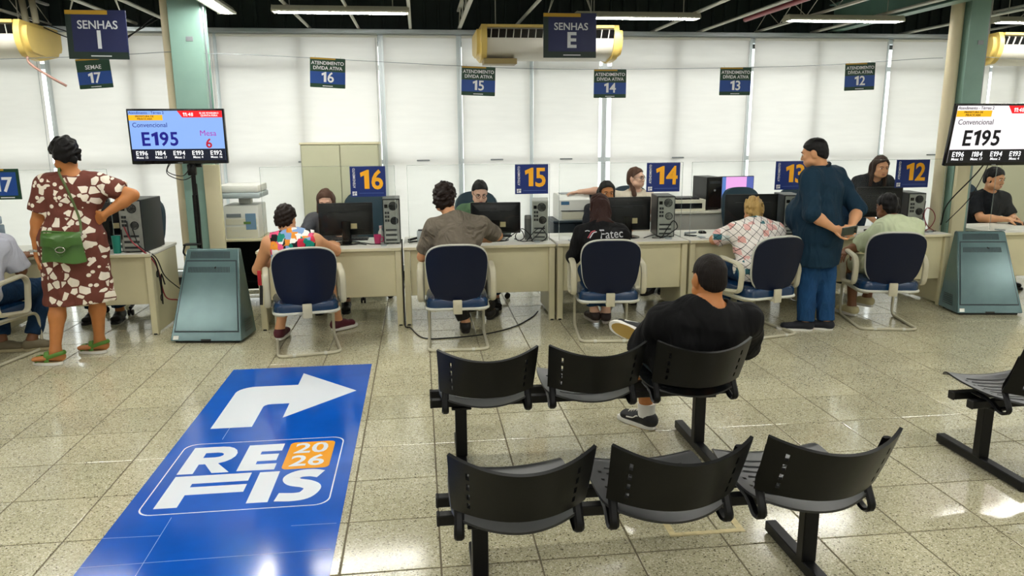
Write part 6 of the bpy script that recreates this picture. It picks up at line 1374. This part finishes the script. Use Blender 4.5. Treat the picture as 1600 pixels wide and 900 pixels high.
# cables
cab_red = mat('cable_red','#8e2430',.5); cab_blk = mat('cable_black','#0c0c0d',.5); cab_grey = mat('cable_grey','#5b5b58',.5)
Z = DZ+.005
cable('desk_cable', [(-.55,6.93,Z),(-.5,6.86,Z),(-.56,6.83,Z+.012),(-.62,6.87,Z+.004),(-.55,6.92,Z+.01),(-.45,6.88,Z),(-.36,6.86,Z)], .0045, cab_blk, 'black cable coiled in front of the leftmost monitor')
cable('desk_cable', [(.78,6.92,Z),(.86,6.86,Z+.07),(.92,6.84,Z+.10),(.95,6.86,Z+.03),(.90,6.88,Z),(.87,6.86,Z+.05),(.93,6.85,Z+.115),(1.0,6.84,Z+.06),(1.02,6.85,Z),(.93,6.83,Z),(.86,6.87,Z+.02)], .0045, cab_blk, 'tangled black cable in front of the grey speaker')
cable('desk_cable', [(.97,6.83,Z),(1.04,6.81,Z+.09),(1.10,6.81,Z+.12),(1.16,6.825,Z+.05),(1.12,6.82,Z),(1.02,6.82,Z),(1.08,6.815,Z+.07),(1.14,6.83,Z+.14)], .0045, cab_blk, 'tangled black cable in front of the pale tower')
cable('desk_cable', [(2.1,6.86,Z),(2.2,6.83,Z+.03),(2.28,6.835,Z),(2.36,6.83,Z+.05),(2.42,6.83,Z+.10),(2.38,6.84,Z+.16),(2.32,6.84,Z+.08),(2.26,6.83,Z),(2.18,6.85,Z)], .005, cab_blk, 'black cables heaped in front of the tower of the long-haired girl')
cable('desk_cable', [(4.93,6.84,Z+.18),(4.97,6.83,Z+.06),(4.93,6.84,Z),(5.02,6.84,Z+.03),(5.07,6.84,Z+.12),(5.04,6.84,Z+.2),(4.97,6.84,Z+.23),(4.95,6.84,Z+.15),(5.0,6.84,Z+.05),(5.09,6.86,Z)], .0045, cab_red, 'reddish cable looping beside the rightmost tower')
cable('desk_cable', [(4.95,6.84,Z+.3),(4.93,6.83,Z+.15),(4.91,6.83,Z),(5.0,6.82,Z),(5.1,6.85,Z)], .0045, cab_blk, 'black cable hanging down the rightmost tower')
cable('desk_cable', [(-2.50,6.735,Z+.27),(-2.47,6.70,Z+.12),(-2.37,6.68,Z+.01),(-2.29,6.69,.66),(-2.28,6.74,.45),(-2.29,6.78,.25),(-2.27,6.75,.52),(-2.27,6.82,.42)], .006, cab_blk, 'black cables falling over the side of the left desk')
cable('desk_cable', [(-2.46,6.735,Z+.2),(-2.40,6.69,Z+.06),(-2.29,6.72,.68),(-2.27,6.83,.5),(-2.22,6.95,.38),(-2.15,7.0,.3)], .005, cab_blk, 'thin black cable arcing from the left tower towards the column')
cable('desk_cable', [(-2.53,6.74,Z+.22),(-2.46,6.69,Z+.1),(-2.36,6.67,Z+.01),(-2.285,6.71,.6),(-2.28,6.83,.31),(-2.2,6.92,.25),(-2.16,6.9,.18)], .006, cab_red, 'red cable running from the left tower down the desk side')
cable('desk_cable', [(-2.70,6.95,Z+.08),(-2.64,6.86,Z+.01),(-2.58,6.80,Z),(-2.56,6.76,Z+.05),(-2.55,6.73,Z+.2)], .0045, cab_blk, 'black cable between the left monitor and its tower')
cable('floor_cable', [(-.172,6.62,.80),(-.172,6.625,.5),(-.172,6.62,.05),(-.15,6.57,.008),(-.12,6.55,.006),(-.01,6.20,.006),(.22,6.17,.006),(.53,6.25,.006),(.81,6.47,.006),(1.02,6.80,.006),(1.1,7.0,.006)], .006, cab_blk, 'black cable crossing the floor under the chair of the man in grey', 'loose cables')
cable('hanging_cable', [(-3.88,8.3,2.88),(-3.4,8.25,2.66),(-3.0,8.2,2.58),(-2.55,8.2,2.885)], .006, cab_blk, 'black cable sagging under the roof left of the letter I sign'); cable('hanging_cable', [(-3.88,8.45,2.88),(-3.4,8.4,2.72),(-3.0,8.35,2.66),(-2.55,8.35,2.885)], .006, cab_blk, 'second black cable sagging above the other at the left')
t = thing('bag_strap', 'red and black strap hanging from the armrest of the leftmost full chair', 'strap', (-1.285,6.02,.5)); MB().box((0,0,.10),(.03,.006,.12),.002).build('red_band', mat('strap_red','#b01c28',.7), t); MB().box((.004,0,-.04),(.026,.006,.16),.002,rotm(0,4,0)).build('black_band', cab_blk, t)
t = thing('power_strip', 'white power strip on the floor behind the left kiosk', 'power strip', (-2.14,6.95,0), 20); MB().bx(-.12,.12,-.025,.025,0,.03,.004).build('strip_body', white_plastic, t)
for k in range(3): MB().cyl((-.07+k*.07,0,.03),(-.07+k*.07,0,.032),.016,n=12).build('socket', darkgrey, t)
